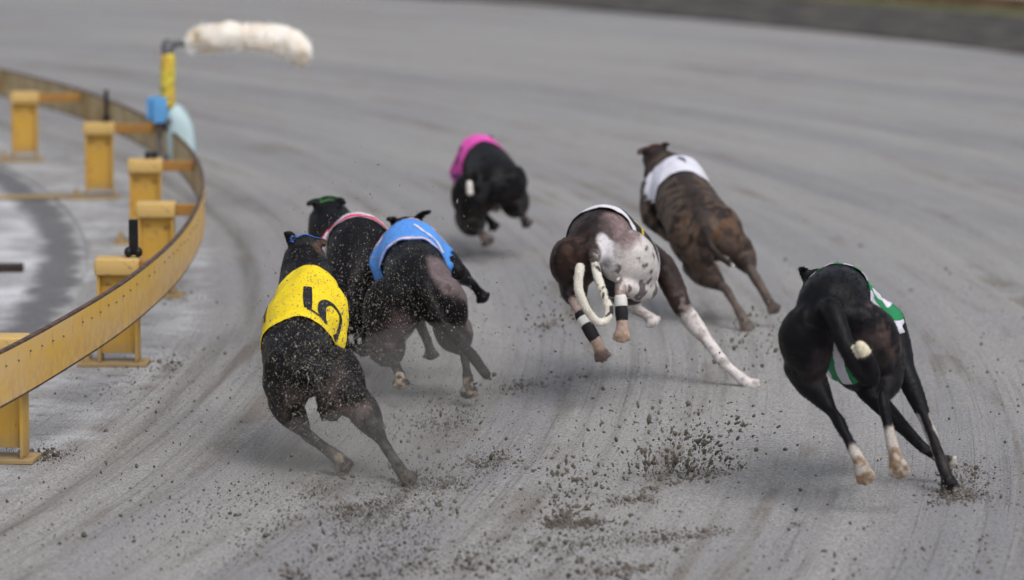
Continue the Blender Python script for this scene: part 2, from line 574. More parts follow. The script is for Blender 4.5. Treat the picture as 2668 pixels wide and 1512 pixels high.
ths = np.concatenate([np.linspace(TH0, -0.26, 40), np.linspace(-0.255, 0.42, 330), np.linspace(0.43, TH1, 90)])
rs = np.concatenate([np.linspace(RR - 0.57, RR + 5.5, 210), np.linspace(RR + 5.6, RR + 10.9, 70)])
Rg, Tg = np.meshgrid(rs, ths, indexing='ij')
fr = np.clip((Rg - RR - 5.6) / 5.3, 0, 1)
Rg = Rg * (1 - fr) + fr * (Rg - rs[-1] + r_out(Tg))
tr = link('track', param_sheet('track', Rg, Tg, track_z), M['sand'], smooth=True)
tag(tr, 'grey sand racing track sweeping round a left-hand bend', 'track', kind='structure')

def ring(name, r0, r1, z, mat, label, cat, nr=6, bumpy=0.0):
    k = np.linspace(0, 1, nr)
    Tg = np.tile(np.linspace(TH0, TH1, 220), (nr, 1))
    a = r0(Tg[0]) if callable(r0) else np.full(220, r0)
    b = r1(Tg[0]) if callable(r1) else np.full(220, r1)
    Rg = a[None] * (1 - k[:, None]) + b[None] * k[:, None]
    def zf(Rg, Tg, X, Y):
        q = np.stack([X.ravel(), Y.ravel(), X.ravel() * 0], 1)
        return z + bumpy * (fbm(q, 1.2, 5, 3).reshape(X.shape) - 0.5)
    o = link(name, param_sheet(name, Rg, Tg, zf), mat, smooth=True)
    return tag(o, label, cat, kind='structure')

ring('outer_verge', lambda t: r_out(t) - 0.05, lambda t: r_out(t) + 3.2, 0.012, M['verge'], 'dark damp soil band along the outside of the track', 'verge', 14, 0.03)
ring('grass_verge', lambda t: r_out(t) + 3.15, lambda t: r_out(t) + 3.9, 0.02, M['grass'], 'narrow worn grass strip beyond the dark soil band', 'verge', 6, 0.05)
ring('outer_path', lambda t: r_out(t) + 4.2, lambda t: r_out(t) + 9.0, 0.01, M['path'], 'pale path beyond the timber edging of the track', 'path', 4)
ring('inner_slab', RR - 6.0, RR - 0.55, -0.008, M['inner'], 'blotchy grey ground with a dark curved bank inside the bend', 'ground', 120, 0.012)

# outer timber edging and low hedge, far right
def sweep_box(mb, r0, r1, z0, z1, t0, t1, n=12):
    ts = np.linspace(t0, t1, n)
    v, f = [], []
    for t in ts:
        b = float(r_out(np.array(t)))
        v += [pol(b + r0, t, z0), pol(b + r1, t, z0), pol(b + r1, t, z1), pol(b + r0, t, z1)]
    for i in range(n - 1):
        for k in range(4):
            f.append((i * 4 + k, i * 4 + (k + 1) % 4, i * 4 + 4 + (k + 1) % 4, i * 4 + 4 + k))
    f += [(3, 2, 1, 0), ((n - 1) * 4, (n - 1) * 4 + 1, (n - 1) * 4 + 2, (n - 1) * 4 + 3)]
    mb.add(v, f)
edge = empty('timber_edging', pol(float(r_out(np.array(0.66))) + 4.0, 0.66, 0))
tag(edge, 'tan timber edging board along the grass at top right', 'edging')
for i in range(9):
    mb = MB()
    sweep_box(mb, 3.93, 4.0, -0.02, 0.15, 0.44 + i * 0.06, 0.44 + i * 0.06 + 0.0585, 5)
    mb.build('board', M['timber'], edge)
hedge = empty('clipped_hedge', pol(float(r_out(np.array(0.62))) + 5.0, 0.62, 0))
tag(hedge, 'low dark green hedge behind the timber edging at top right', 'hedge')
HN = 9000
tt = rng.uniform(0.45, 0.672, HN)
rr_ = r_out(tt) + 4.9 + rng.normal(0, 0.13, HN)
zz = 0.02 + 0.34 * rng.random(HN) ** 0.8
c = np.stack([RC[0] + rr_ * np.cos(tt), RC[1] + rr_ * np.sin(tt), zz], 1)
a1 = rng.normal(0, 1, (HN, 3)); a1 /= np.linalg.norm(a1, axis=1)[:, None]
a2 = np.cross(a1, rng.normal(0, 1, (HN, 3))); a2 /= np.linalg.norm(a2, axis=1)[:, None]
V = np.stack([c - a1 * 0.035, c + a2 * 0.018, c + a1 * 0.035, c - a2 * 0.018], 1).reshape(-1, 3)
M['hedge'] = plain('hedge_leaves', (0.045, 0.075, 0.02), 0.6, 0.4, 3)
h = link('leaves', fast_mesh('leaves', V, np.arange(HN * 4).reshape(-1, 4)), M['hedge'], hedge)
h['kind'] = 'stuff'
mb = MB()
sweep_box(mb, 4.84, 4.96, 0.0, 0.22, 0.455, 0.668, 14)
mb.build('stems', M['brown_block'], hedge)

# ------------------------------------------------------------------ yellow rail
rail = empty('track_rail', pol(RR, 0, 0))
tag(rail, 'long curved yellow band rail guarding the inside of the bend', 'rail')
Z0, Z1, TK = 0.262, 0.43, 0.014

def strip(name, ra, rb, z0, z1, t0, t1, mat, mat_inner=None, n=None, wav=0.0):
    n = n or max(3, int((t1 - t0) * RR / 0.06))
    ts = np.linspace(t0, t1, n)
    v, f, u = [], [], []
    for t in ts:
        dz = wav * math.sin(t * 41.0) + wav * 0.6 * math.sin(t * 97.0)
        for r, z in ((rb, z0), (rb, z1), (ra, z1), (ra, z0)):
            v.append(pol(r, t, z + dz))
            u.append((t * RR + 50, z))
    for i in range(n - 1):
        for k in range(4):
            f.append((i * 4 + k, i * 4 + 4 + k, i * 4 + 4 + (k + 1) % 4, i * 4 + (k + 1) % 4))
    f += [(0, 1, 2, 3), ((n - 1) * 4 + 3, (n - 1) * 4 + 2, (n - 1) * 4 + 1, (n - 1) * 4)]
    me = bpy.data.meshes.new(name)
    me.from_pydata([tuple(q) for q in v], [], f)
    uvl = me.uv_layers.new(name='UVMap')
    for lp in me.loops:
        uvl.data[lp.index].uv = u[lp.vertex_index]
    o = link(name, me, mat, rail)
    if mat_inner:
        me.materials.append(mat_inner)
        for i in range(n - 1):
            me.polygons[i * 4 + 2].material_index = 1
    return o

seam = math.atan2(G(83, 886, Z1)[1] - RC[1], G(83, 886, Z1)[0] - RC[0])
PAN = 2.42 / RR
for i in range(-2, 8):
    t0 = seam + i * PAN
    strip('panel', RR - TK, RR, Z0, Z1, t0 + 0.0001, t0 + PAN - 0.0001, M['rail'], M['rail_in'], wav=0.0012)
    strip('top_lip', RR - TK - 0.004, RR - 0.001, Z1 + 0.0005, Z1 + 0.009, t0 + 0.0001, t0 + PAN - 0.0001, M['rust'], wav=0.0012)
    strip('bottom_lip', RR - TK - 0.003, RR - 0.001, Z0 - 0.008, Z0 - 0.0005, t0 + 0.0001, t0 + PAN - 0.0001, M['rust'], wav=0.0012)
mb = MB()
mb.cyl((-0.004, 0, 0), (0.0045, 0, 0), 0.0038, 0.0030, 8)
bolt_me = None
s0 = math.floor((seam * RR + 50) / 0.15)
for k in range(-14, 44):
    s = (s0 + k + 0.5) * 0.15
    t = (s - 50) / RR
    if random.random() < 0.12: continue
    if bolt_me is None:
        bo = mb.build('bolt', M['bolt'], rail)
        bolt_me = bo.data
    else:
        bo = bpy.data.objects.new('bolt', bolt_me)
        col.objects.link(bo)
        bo.parent = rail
    bo.matrix_parent_inverse = Matrix.Identity(4)
    q = pol(RR + 0.001, t, 0.389 + random.uniform(-0.009, 0.007)) - np.array(rail.location)
    bo.location = Vector(q)
    bo.rotation_euler = (0, 0, t)

# posts: local x = outwards to the rail, y = along the rail
def make_post(name, px, py, label, roller=None, brace=False, near=False):
    q = G(px, py, 0.43)
    th = math.atan2(q[1] - RC[1], q[0] - RC[0])
    r = math.hypot(q[0] - RC[0], q[1] - RC[1])
    r = min(max(r, RR - 0.37), RR - 0.125)
    base = pol(r, th, 0.0)
    e = empty(name, base, th * 0.55)
    e['_local'] = 1
    arm_len = RR - TK - r
    for sx in (-1, 1):
        m = MB(); m.box((sx * 0.074 - 0.006, -0.055, 0.016), (sx * 0.074 + 0.006, 0.055, 0.362), 0.002)
        m.build('flange', M['yellow'], e)
    m = MB(); m.box((-0.0675, -0.028, 0.05), (0.0675, -0.018, 0.362), 0.001); m.build('web', M['yellow'], e)
    m = MB(); m.box((-0.088, -0.068, 0.3635), (0.088, 0.068, 0.431), 0.008); m.build('cap', M['yellow_cap'], e, True)
    m = MB()
    m.box((0.089, -0.028, 0.37), (arm_len / math.cos(th * 0.45) - 0.004, 0.028, 0.421), 0.004)
    m.build('arm', M['arm'], e)
    m = MB(); m.box((-0.16, -0.075, 0.0), (0.115, 0.085, 0.0155), 0.003); m.build('base_plate', M['yellow'], e)
    for bx, by in ((-0.13, -0.045), (-0.13, 0.05)):
        m = MB()
        m.cyl((bx, by, 0.016), (bx, by, 0.034), 0.017, n=6)
        m.cyl((bx, by, 0.034), (bx, by, 0.056), 0.009, n=10)
        m.build('anchor_bolt', M['yellow_cap'], e)
    if brace:
        m = MB(); m.box((-0.75, -0.02, 0.004), (-0.162, 0.03, 0.022), 0.002); m.build('brace', M['yellow'], e)
    if roller:
        bx, hh, w = roller
        m = MB(); m.box((bx - w, -0.012, 0.44), (bx + w, 0.012, 0.432 + hh), 0.003); o = m.build('cable_guide', M['black'], e)
        m = MB()
        for sx in (-1, 1):
            m.ball((bx + sx * w * 1.1, -0.012, 0.4525), (w * 0.95, 0.022, 0.021), 12, 8)
        m.build('roller', M['black'], o, True)
    tag(e, label, 'post', 'yellow posts of the inside rail')
    return e

make_post('rail_post', 6, 874, 'nearest yellow rail post, cut off by the left edge of the picture')
make_post('rail_post', 308, 671, 'yellow rail post with a thick black cable guide, second nearest to camera', (0.062, 0.15, 0.018))
make_post('rail_post', 407, 527, 'third yellow rail post from the camera, behind the thick black cable guide')
make_post('rail_post', 378, 415, 'fourth yellow rail post from the camera, with a small black roller on top', (0.03, 0.03, 0.016))
make_post('rail_post', 257, 320, 'yellow rail post with a thin black cable guide and a flat brace on the ground', (0.045, 0.185, 0.012), True)
make_post('rail_post', 60, 241, 'farthest yellow rail post, near the upper left edge of the picture')

# brown block lying on the slab
b0 = G(20, 715, -0.02)
e = empty('timber_block', b0, 0.05)
e['_local'] = 1
mb = MB(); mb.box((-0.22, -0.05, 0.002), (0.075, 0.05, 0.05), 0.006); mb.build('block', M['brown_block'], e)
mb = MB(); mb.box((-0.10, -0.062, 0.002), (-0.07, -0.051, 0.055), 0.002); mb.build('strap', M['black'], e)
tag(e, 'dark brown timber block lying on the slab at the left edge', 'block')

# ------------------------------------------------------------------ lure
LY = 20.95
lure = empty('lure', pol(RR, math.atan2(LY - RC[1], P(430, 400, LY)[0] - RC[0]), 0.0))
tag(lure, 'white fluffy lure on a yellow taped arm running along the rail', 'lure')
def mat_tape():
    m = NT('yellow_tape')
    obj = m.coord('Object')
    a = m.noise(obj, 9.0, 4, 0.6)
    b = m.noise(obj, 22.0, 4, 0.65)
    c = m.mix(m.ramp(a, 0.40, 0.62), (0.70, 0.60, 0.07), (0.66, 0.40, 0.06))
    c = m.mix(m.ramp(b, 0.50, 0.66, 0, 0.85), c, (0.24, 0.13, 0.05))
    return m.out(c, 0.55, 0.3)
M['tape'] = mat_tape()
M['blue'] = plain('blue_box_paint', (0.13, 0.38, 0.72), 0.45, 0.2, 6)
M['guard'] = plain('pale_blue_plastic', (0.50, 0.66, 0.70), 0.4, 0.08, 5)
M['fleece'] = plain('fleece_base', (0.90, 0.87, 0.82), 0.95, 0.2, 9, dark=(0.78, 0.69, 0.57), bump=0.01)

def fur_mat():
    m = NT('fleece_fur')
    obj = m.coord('Object')
    a = m.noise(obj, 4.5, 3)
    c = m.mix(m.ramp(a, 0.52, 0.66), (0.95, 0.93, 0.90), (0.94, 0.85, 0.70))
    b = m.noise(obj, 9.0, 3)
    c = m.mix(m.ramp(b, 0.62, 0.74, 0, 0.6), c, (0.38, 0.31, 0.24))
    return m.out(c, 0.9, 0.15)
M['fur'] = fur_mat()
X_ = np.array([1.0, 0, 0])
mb = MB()
mb.tube([P(437, 268, LY), P(437, 210, LY), P(438, 152, LY)], [0.040, 0.041, 0.040], X_, 16, 4)
mb.build('taped_column', M['tape'], lure, True)
mb = MB()
mb.tube([P(436, 152, LY), P(437, 118, LY)], [0.030, 0.036], X_, 14, 3)
mb.tube([P(440, 122, LY), P(470, 112, LY), P(515, 112, LY)], [0.020, 0.020, 0.016], X_, 12, 4)
mb.build('joint', M['steel'], lure, True)
fp = [(498, 110), (520, 100), (570, 96), (630, 92), (690, 98), (740, 110), (780, 130)]
fr_ = [0.034, 0.064, 0.070, 0.064, 0.066, 0.080, 0.074]
fpts = [P(x, y, LY - 0.02 + 0.03 * math.sin(i * 1.7)) for i, (x, y) in enumerate(fp)]
mb = MB()
mb.tube(fpts, fr_, [0, 1, 0], 20, 6)
vv = np.array(mb.v)
ce = vv - vv.mean(0)
mb.v = [tuple(q) for q in vv + (fbm(vv, 11, 4, 3)[:, None] - 0.5) * 0.07 * np.array([0.2, 1, 1])]
sl = mb.build('fleece', M['fleece'], lure, True)
# fur strands on the fleece
cpts = catmull(np.hstack([np.array(fpts), np.array(fr_)[:, None]]), 10)
NF = 7000
k = rng.integers(0, len(cpts), NF)
ang = rng.uniform(0, 2 * math.pi, NF)
dirv = np.stack([rng.normal(0.25, 0.35, NF), np.cos(ang), np.sin(ang)], 1)
dirv /= np.linalg.norm(dirv, axis=1)[:, None]
root = cpts[k, :3] + rng.normal(0, 0.012, (NF, 3)) * np.array([1, 0.2, 0.2]) + dirv * (cpts[k, 3:4] * 0.72)
tip = root + dirv * rng.uniform(0.012, 0.036, (NF, 1)) + rng.normal(0, 0.014, (NF, 3)) - np.array([0, 0, 0.010])
w = np.cross(dirv, rng.normal(0, 1, (NF, 3)))
w = w / np.linalg.norm(w, axis=1)[:, None] * 0.0045
V = np.stack([root - w, root + w, tip], 1).reshape(-1, 3)
fu = link('fur', fast_mesh('fur', V, np.arange(NF * 3).reshape(-1, 3)), M['fur'], lure)
fu['kind'] = 'stuff'
# drive box and guard
mb = MB()
bl = P(384, 326, LY)
def pbox(m, x0, y0, x1, y1, Y0, Y1, bev):
    a, b = P(x0, y1, Y0), P(x1, y0, Y0)
    m.box((a[0], Y0, a[2]), (b[0], Y1, b[2]), bev)
pbox(mb, 398, 254, 434, 322, LY - 0.05, LY + 0.10, 0.006)
mb.build('drive_box', M['blue'], lure)
mb = MB()
pbox(mb, 382, 256, 397, 312, LY - 0.02, LY + 0.10, 0.004)
mb.build('side_cover', M['blue'], lure)
mb = MB()
pbox(mb, 404, 323, 432, 345, LY - 0.03, LY + 0.08, 0.004)
pbox(mb, 430, 312, 447, 322, LY - 0.055, LY - 0.035, 0.002)
mb.build('bracket', M['rust'], lure)
# wheel carriage reaching from bracket down onto the rail lip
mb = MB()
a = P(416, 345, LY + 0.03)
mb.cyl(a, (a[0], a[1], 0.30), 0.014, n=10)
mb.cyl((a[0] - 0.02, a[1], 0.30), (a[0] + 0.16, a[1], 0.30), 0.014, n=10)
mb.build('carriage_arm', M['steel'], lure)
gp = [(432, 272), (462, 274), (484, 296), (499, 326), (505, 356), (506, 420), (470, 440), (440, 420), (432, 350)]
mb = MB()
fr0 = [P(x, y, LY - 0.012) for x, y in gp]
# a bulged shell: outline curved away from the camera at its outer edge
nG = len(gp)
cen = np.mean(fr0, 0)
ringsG = []
for kk, (sc, dy) in enumerate(((1.0, 0.09), (0.985, 0.045), (0.93, 0.012), (0.80, -0.004), (0.45, -0.012))):
    ringsG.append([cen + (q - cen) * np.array([sc, 1, sc]) + np.array([0, dy, 0]) for q in catmull(fr0 + [fr0[0]], 3)[:-1]])
nn = len(ringsG[0])
vG = [q for rg in ringsG for q in rg] + [cen + np.array([0, -0.013, 0])]
fG = []
for j in range(4):
    for i in range(nn):
        fG.append((j * nn + i, j * nn + (i + 1) % nn, (j + 1) * nn + (i + 1) % nn, (j + 1) * nn + i))
fG += [(4 * nn + i, 4 * nn + (i + 1) % nn, 5 * nn) for i in range(nn)]
fG.append(tuple(range(nn))[::-1])
mb.add(vG, fG)
mb.build('guard', M['guard'], lure, True)

# ------------------------------------------------------------------ greyhounds
def voxel_body(name, mb, voxel=0.0058):
    me = bpy.data.meshes.new(name + '_raw')
    me.from_pydata(mb.v, [], mb.f)
    o = bpy.data.objects.new(name + '_raw', me)
    col.objects.link(o)
    md = o.modifiers.new('r', 'REMESH'); md.mode = 'VOXEL'; md.voxel_size = voxel; md.use_smooth_shade = True
    dg = bpy.context.evaluated_depsgraph_get()
    out = bpy.data.meshes.new_from_object(o.evaluated_get(dg))
    bpy.data.objects.remove(o)
    bpy.data.meshes.remove(me)
    out.name = name
    return out

def seg_dist(V, a, b):
    ab = b - a
    t = np.clip(((V - a) @ ab) / (ab @ ab), 0, 1)
    return np.linalg.norm(V - (a + t[:, None] * ab), axis=1), t

DIGITS = {  # strokes: (points, widths); x forward, y up, both 0..1
    '5': [([(0.92, 0.97), (0.55, 0.93), (0.22, 0.90)], [0.16, 0.18, 0.14]),
          ([(0.20, 0.92), (0.16, 0.70), (0.13, 0.50)], [0.07, 0.06, 0.05]),
          ([(0.10, 0.47), (0.30, 0.60), (0.58, 0.62), (0.80, 0.48), (0.84, 0.28), (0.70, 0.10), (0.44, 0.02), (0.20, 0.05), (0.05, 0.16)],
           [0.10, 0.20, 0.17, 0.10, 0.08, 0.08, 0.10, 0.16, 0.10])],
    '4': [([(0.62, 1.0), (0.30, 0.65), (0.02, 0.32)], [0.10, 0.10, 0.10]), ([(0.02, 0.30), (0.5, 0.30), (0.98, 0.30)], [0.12] * 3),
          ([(0.68, 1.0), (0.68, 0.5), (0.68, 0.0)], [0.16] * 3)],
    '3': [([(0.08, 0.85), (0.35, 1.0), (0.72, 0.92), (0.75, 0.68), (0.42, 0.54)], [0.12] * 5),
          ([(0.42, 0.54), (0.82, 0.42), (0.85, 0.15), (0.45, 0.0), (0.05, 0.14)], [0.12] * 5)],
    '7': [([(0.02, 0.94), (0.5, 0.94), (0.95, 0.94)], [0.15] * 3), ([(0.90, 0.94), (0.55, 0.5), (0.35, 0.0)], [0.15] * 3)],
    '8': [([(0.5, 0.52), (0.18, 0.70), (0.25, 0.95), (0.5, 1.0), (0.75, 0.95), (0.82, 0.70), (0.5, 0.52)], [0.12] * 7),
          ([(0.5, 0.52), (0.10, 0.32), (0.2, 0.04), (0.5, 0.0), (0.8, 0.04), (0.9, 0.32), (0.5, 0.52)], [0.12] * 7)],
    '6': [([(0.80, 0.97), (0.40, 0.85), (0.15, 0.5), (0.15, 0.2), (0.45, 0.0), (0.80, 0.1), (0.86, 0.35), (0.6, 0.54), (0.2, 0.42)], [0.13] * 9)],
    'slash': [([(0.95, 1.0), (0.62, 0.70), (0.36, 0.35), (0.16, 0.02)], [0.05, 0.10, 0.16, 0.22])],
    'w': [([(0.0, 0.1), (0.55, 0.55), (0.8, 0.95)], [0.05, 0.5, 0.1])],
    '1': [([(0.5, 0.0), (0.5, 0.5), (0.5, 1.0)], [0.2] * 3), ([(0.5, 0.98), (0.3, 0.8)], [0.12] * 2)],
}

TOE = {'hind': 0.030, 'front': 0.032}

class Dog:
    def __init__(s, spec):
        s.sp = spec
        s.U = nrm([spec.get('lean', 0.0), 0, 1])
        s.hr = spec.get('hr', 1.0)
        S = [P(*q) for q in spec['spine']]          # tail base, croup, loin, midback, withers, neck, crown, nose direction
        s.dorsal = S[:7]
        s.mb = MB()
        s.fwd = nrm(S[4] - S[1])
        s.R = nrm(np.cross(s.fwd, s.U))
        rad = spec.get('rad', {})
        base = [(0.040, 0.045), (0.078, 0.078), (0.076, 0.078), (0.106, 0.118), (0.104, 0.134), (0.068, 0.085), (0.050, 0.055)]
        s.rad = [np.array(rad.get(i, b)) for i, b in enumerate(base)]
        D = np.array(s.dorsal)
        T = np.gradient(D, axis=0)
        s.cen = []
        for i in range(7):
            t = nrm(T[i])
            u = nrm(s.U - t * s.U.dot(t))
            s.cen.append(D[i] - u * s.rad[i][1])
        s.K = 8
        s.C = catmull(np.hstack([np.array(s.cen), np.array(s.rad)]), s.K)
        s.torso()
        s.head(S[6], S[7])
        s.legs()
        s.tail()
        s.finish()

    def frame(s, t):
        """torso ring at spine parameter t: centre, right, up, half sizes"""
        f = np.clip(t, 0, 6) * s.K
        i = int(min(math.floor(f), len(s.C) - 2))
        c = s.C[i] * (1 - (f - i)) + s.C[i + 1] * (f - i)
        T = nrm(s.C[min(i + 2, len(s.C) - 1), :3] - s.C[max(i - 1, 0), :3])
        S = nrm(np.cross(T, s.U))
        return c[:3], S, np.cross(S, T), c[3], c[4]

    def torso(s):
        n = 22
        v, f = [], []
        m = len(s.C)
        for j in range(m):
            c, S, N, w, h = s.frame(j / s.K)
            for i in range(n):
                a = 2 * math.pi * i / n
                ca, sa = math.cos(a), math.sin(a)
                ww = w * (1.0 - 0.16 * max(0, -ca) ** 1.5 - 0.10 * max(0, ca) ** 2)      # narrower keel and back
                v.append(c + N * h * ca + S * ww * sa)
        for j in range(m - 1):
            for i in range(n):
                f.append((j * n + i, (j + 1) * n + i, (j + 1) * n + (i + 1) % n, j * n + (i + 1) % n))
        f.append(tuple(range(n)))
        f.append(tuple(range((m - 1) * n, m * n))[::-1])
        s.mb.add(v, f)
        s.mb.ball(s.C[0, :3], (0.04, 0.045, 0.045), 14, 10)

    def head(s, crown, nose):
        d = nrm(nose - crown)
        up = nrm(s.U - d * s.U.dot(d))
        sd = nrm(np.cross(d, up))
        c0 = crown - up * 0.046
        s.hd, s.hu, s.hs, s.hc = d, up, sd, c0
        s.mb.tube([s.cen[6], c0 - d * 0.015, c0 + d * 0.035, c0 + d * 0.085, c0 + d * 0.125 - up * 0.006, c0 + d * 0.175 - up * 0.010, c0 + d * 0.218 - up * 0.012],
                  [(0.046, 0.050), (0.050, 0.048), (0.054, 0.049), (0.046, 0.043), (0.034, 0.034), (0.027, 0.029), (0.021, 0.022)], sd, 16, 4)
        tips = s.sp.get('ears', {})
        for k, sg in (('l', -1), ('r', 1)):
            b = c0 + sd * sg * 0.040 + up * 0.026 + d * 0.005
            if k in tips:
                t = P(*tips[k])
            else:
                t = b + sd * sg * 0.030 - d * 0.055 + up * 0.006
            mid = (b + t) / 2 + up * 0.012
            s.mb.tube([b, mid, t], [(0.021, 0.011), (0.020, 0.0095), (0.011, 0.009)], sd, 10, 4)

    def paw(s, a, b, w=0.027):
        """foot from knuckle a to toe tip b"""
        d = nrm(b - a)
        L = np.linalg.norm(b - a)
        sd = nrm(s.R - d * s.R.dot(d))
        n = np.cross(d, sd)
        s.mb.tube([a, a * 0.45 + b * 0.55], [(0.021, 0.019), (w, 0.021)], sd, 12, 3)
        for k, q in enumerate((-1.5, -0.5, 0.5, 1.5)):
            o = a * 0.60 + b * 0.40 + sd * q * w * 0.46
            e = b - d * (0.011 if abs(q) > 1 else 0.0) + sd * q * w * 0.66
            s.mb.tube([o, (o + e) / 2 + n * 0.004, e - d * 0.006], [0.0100, 0.0108, 0.0088], sd, 10, 3)

    def legs(s):
        sp = s.sp
        R = s.R
        s.J = {}
        q = sp.get('leg_scale', 1.0)
        for k, sg in (('hl', -1), ('hr', 1)):
            hip, knee, hock, mtp, tip = [P(*p) for p in sp[k]]
            s.J[k] = (hip, knee, hock, mtp, tip)
            tb = s.cen[0] + R * sg * 0.030
            cro = s.cen[1] + R * sg * 0.045
            # front of thigh
            s.mb.tube([cro * 0.6 + hip * 0.4, hip, hip * 0.5 + knee * 0.5, knee], [(0.050 * q, 0.055), (0.060 * q, 0.080), (0.058 * q, 0.080), (0.040, 0.046)], R, 18, 5)
            # hamstrings: buttock to the back of the calf
            back = hip * 0.45 + tb * 0.55
            calf = knee * 0.62 + hock * 0.38
            mid = (back + calf) / 2 + R * sg * 0.006 - s.fwd * 0.012
            s.mb.tube([tb * 0.5 + back * 0.5, back, mid, calf], [(0.038, 0.038), (0.054 * q, 0.052), (0.055 * q, 0.050), (0.028, 0.026)], R, 16, 5)
            # lower leg
            g = sp.get('calf', 1.12)
            s.mb.tube([knee, knee * 0.70 + hock * 0.30, knee * 0.4 + hock * 0.6, knee * 0.12 + hock * 0.88, hock],
                      [(0.041 * g, 0.044 * g), (0.041 * g, 0.046 * g), (0.030 * g, 0.031 * g), (0.0205, 0.0235), (0.0195, 0.0235)], R, 16, 5)
            d = nrm(mtp - hock)
            heel = hock - d * 0.030
            s.mb.tube([heel, hock + d * 0.01, (hock + mtp) / 2, mtp], [(0.0135, 0.016), (0.0205, 0.0235), (0.0190, 0.0195), (0.0225, 0.020)], R, 14, 4)
            s.paw(mtp, tip)
            # groin web keeps thigh and belly joined
            s.mb.tube([s.cen[2] + R * sg * 0.02, hip * 0.6 + knee * 0.4 - R * sg * 0.01], [(0.045, 0.06), (0.035, 0.055)], R, 14, 4)
        for k, sg in (('fl', -1), ('fr', 1)):
            sh, el, ca, mc, tip = [P(*p) for p in sp[k]]
            s.J[k] = (sh, el, ca, mc, tip)
            w = s.cen[4] + R * sg * 0.055 + s.U * 0.07
            s.mb.tube([w, w * 0.45 + sh * 0.55 + R * sg * 0.006, sh], [(0.030, 0.050), (0.036, 0.055), (0.036, 0.046)], R, 16, 4)
            s.mb.tube([sh, sh * 0.5 + el * 0.5, el], [(0.044, 0.056), (0.046, 0.058), (0.036, 0.040)], R, 16, 4)
            s.mb.tube([el, el * 0.72 + ca * 0.28, el * 0.35 + ca * 0.65, ca], [(0.036, 0.040), (0.034, 0.036), (0.024, 0.025), (0.0205, 0.0215)], R, 14, 4)
            s.mb.tube([ca, (ca + mc) / 2, mc], [(0.0205, 0.021), (0.019, 0.018), (0.0215, 0.019)], R, 14, 4)
            s.paw(mc, tip)

    def tail(s):
        t = [P(*p) for p in s.sp['tail']]
        n = len(t)
        r0, r1 = s.sp.get('tail_r', (0.022, 0.011))
        s.tailp = catmull(t, 6)
        s.mb.tube([s.cen[0] + s.U * 0.01] + t, [r0 * 1.15] + [r0 + (r1 - r0) * i / (n - 1) for i in range(n)], s.R, 12, 5)

    def tail_f(s, V):
        """fraction along the tail of each vertex near it (0..1), else -1"""
        D = np.linalg.norm(V[:, None, :] - s.tailp[None, :, :], axis=2)
        i = D.argmin(1)
        return np.where(D.min(1) < 0.038, i / (len(s.tailp) - 1), -1)

    def finish(s):
        sp = s.sp
        me = voxel_body('body', s.mb)
        V = np.empty(len(me.vertices) * 3, np.float32); me.vertices.foreach_get('co', V); V = V.reshape(-1, 3).astype(float)
        N = np.empty(len(me.vertices) * 3, np.float32); me.vertices.foreach_get('normal', N); N = N.reshape(-1, 3)
        # smooth, gently at the paws so that the toes stay apart
        E = np.empty(len(me.edges) * 2, np.int32); me.edges.foreach_get('vertices', E); E = E.reshape(-1, 2)
        deg = np.bincount(E.ravel(), minlength=len(V)).astype(float)[:, None]
        pd = np.full(len(V), 9.0)
        for k in s.J:
            pd = np.minimum(pd, seg_dist(V, s.J[k][3], s.J[k][4])[0])
        for it in range(9):
            A = np.zeros_like(V)
            for d_ in range(3):
                A[:, d_] = np.bincount(E[:, 0], V[E[:, 1], d_], len(V)) + np.bincount(E[:, 1], V[E[:, 0], d_], len(V))
            w = np.where(pd < 0.05, 0.5 if it < 4 else 0.0, 0.5)[:, None]
            V = V * (1 - w) + A / np.maximum(deg, 1) * w
        me.vertices.foreach_set('co', V.astype(np.float32).ravel())
        me.update()
        me.vertices.foreach_get('normal', N_ := np.empty(len(V) * 3, np.float32)); N = N_.reshape(-1, 3)
        # a little muscle relief
        V = V + N * ((fbm(V, 9, 40, 2) - 0.5) * 0.012 + (fbm(V, 30, 44, 2) - 0.5) * 0.003)[:, None]
        me.vertices.foreach_set('co', V.astype(np.float32).ravel())
        me.update()
        colr = sp['coat'](s, V, N)
        ca = me.color_attributes.new('coat', 'FLOAT_COLOR', 'POINT')
        ca.data.foreach_set('color', np.hstack([np.clip(colr, 0.004, 1), np.ones((len(V), 1))]).astype(np.float32).ravel())
        foot = min((s.J[k][4] for k in s.J), key=lambda q: q[2])
        base = s.cen[2].copy(); base[2] = max(0, foot[2] - 0.01)
        s.root = empty('greyhound', base)
        tag(s.root, sp['label'], 'dog', 'greyhounds racing round the bend')
        s.body = link('body', me, M['coat'], s.root, True)
        s.me = me
        s.fur(V, N, colr)
        s.bvh = BVHTree.FromPolygons([tuple(v) for v in V], [tuple(p.vertices) for p in me.polygons])
        for sg in (-1, 1):
            m = MB(); m.ball(s.hc + s.hd * 0.082 + s.hs * sg * 0.037 + s.hu * 0.022, 0.0095, 12, 8)
            m.build('eye', M['eye'], s.body, True)
        m = MB(); m.ball(s.hc + s.hd * 0.236 - s.hu * 0.006, (0.016, 0.014, 0.012), 12, 8, [s.hs, s.hd, s.hu])
        m.build('nose', M['black'], s.body, True)
        if 'strap' in sp:
            s.band('muzzle_strap', s.hc - s.hd * 0.012, s.hd, 0.063, 0.013, M[sp['strap']])
        for (k, i, a, b, mat) in sp.get('bandage', []):
            p0, p1 = s.J[k][i], s.J[k][i + 1]
            q0, q1 = p0 * (1 - a) + p1 * a, p0 * (1 - b) + p1 * b
            m = MB(); m.tube([q0, (q0 + q1) / 2, q1], [0.0235, 0.0245, 0.0225], s.R, 18, 3)
            m.build('leg_bandage', M[mat], s.root, True)
        s.jacket()

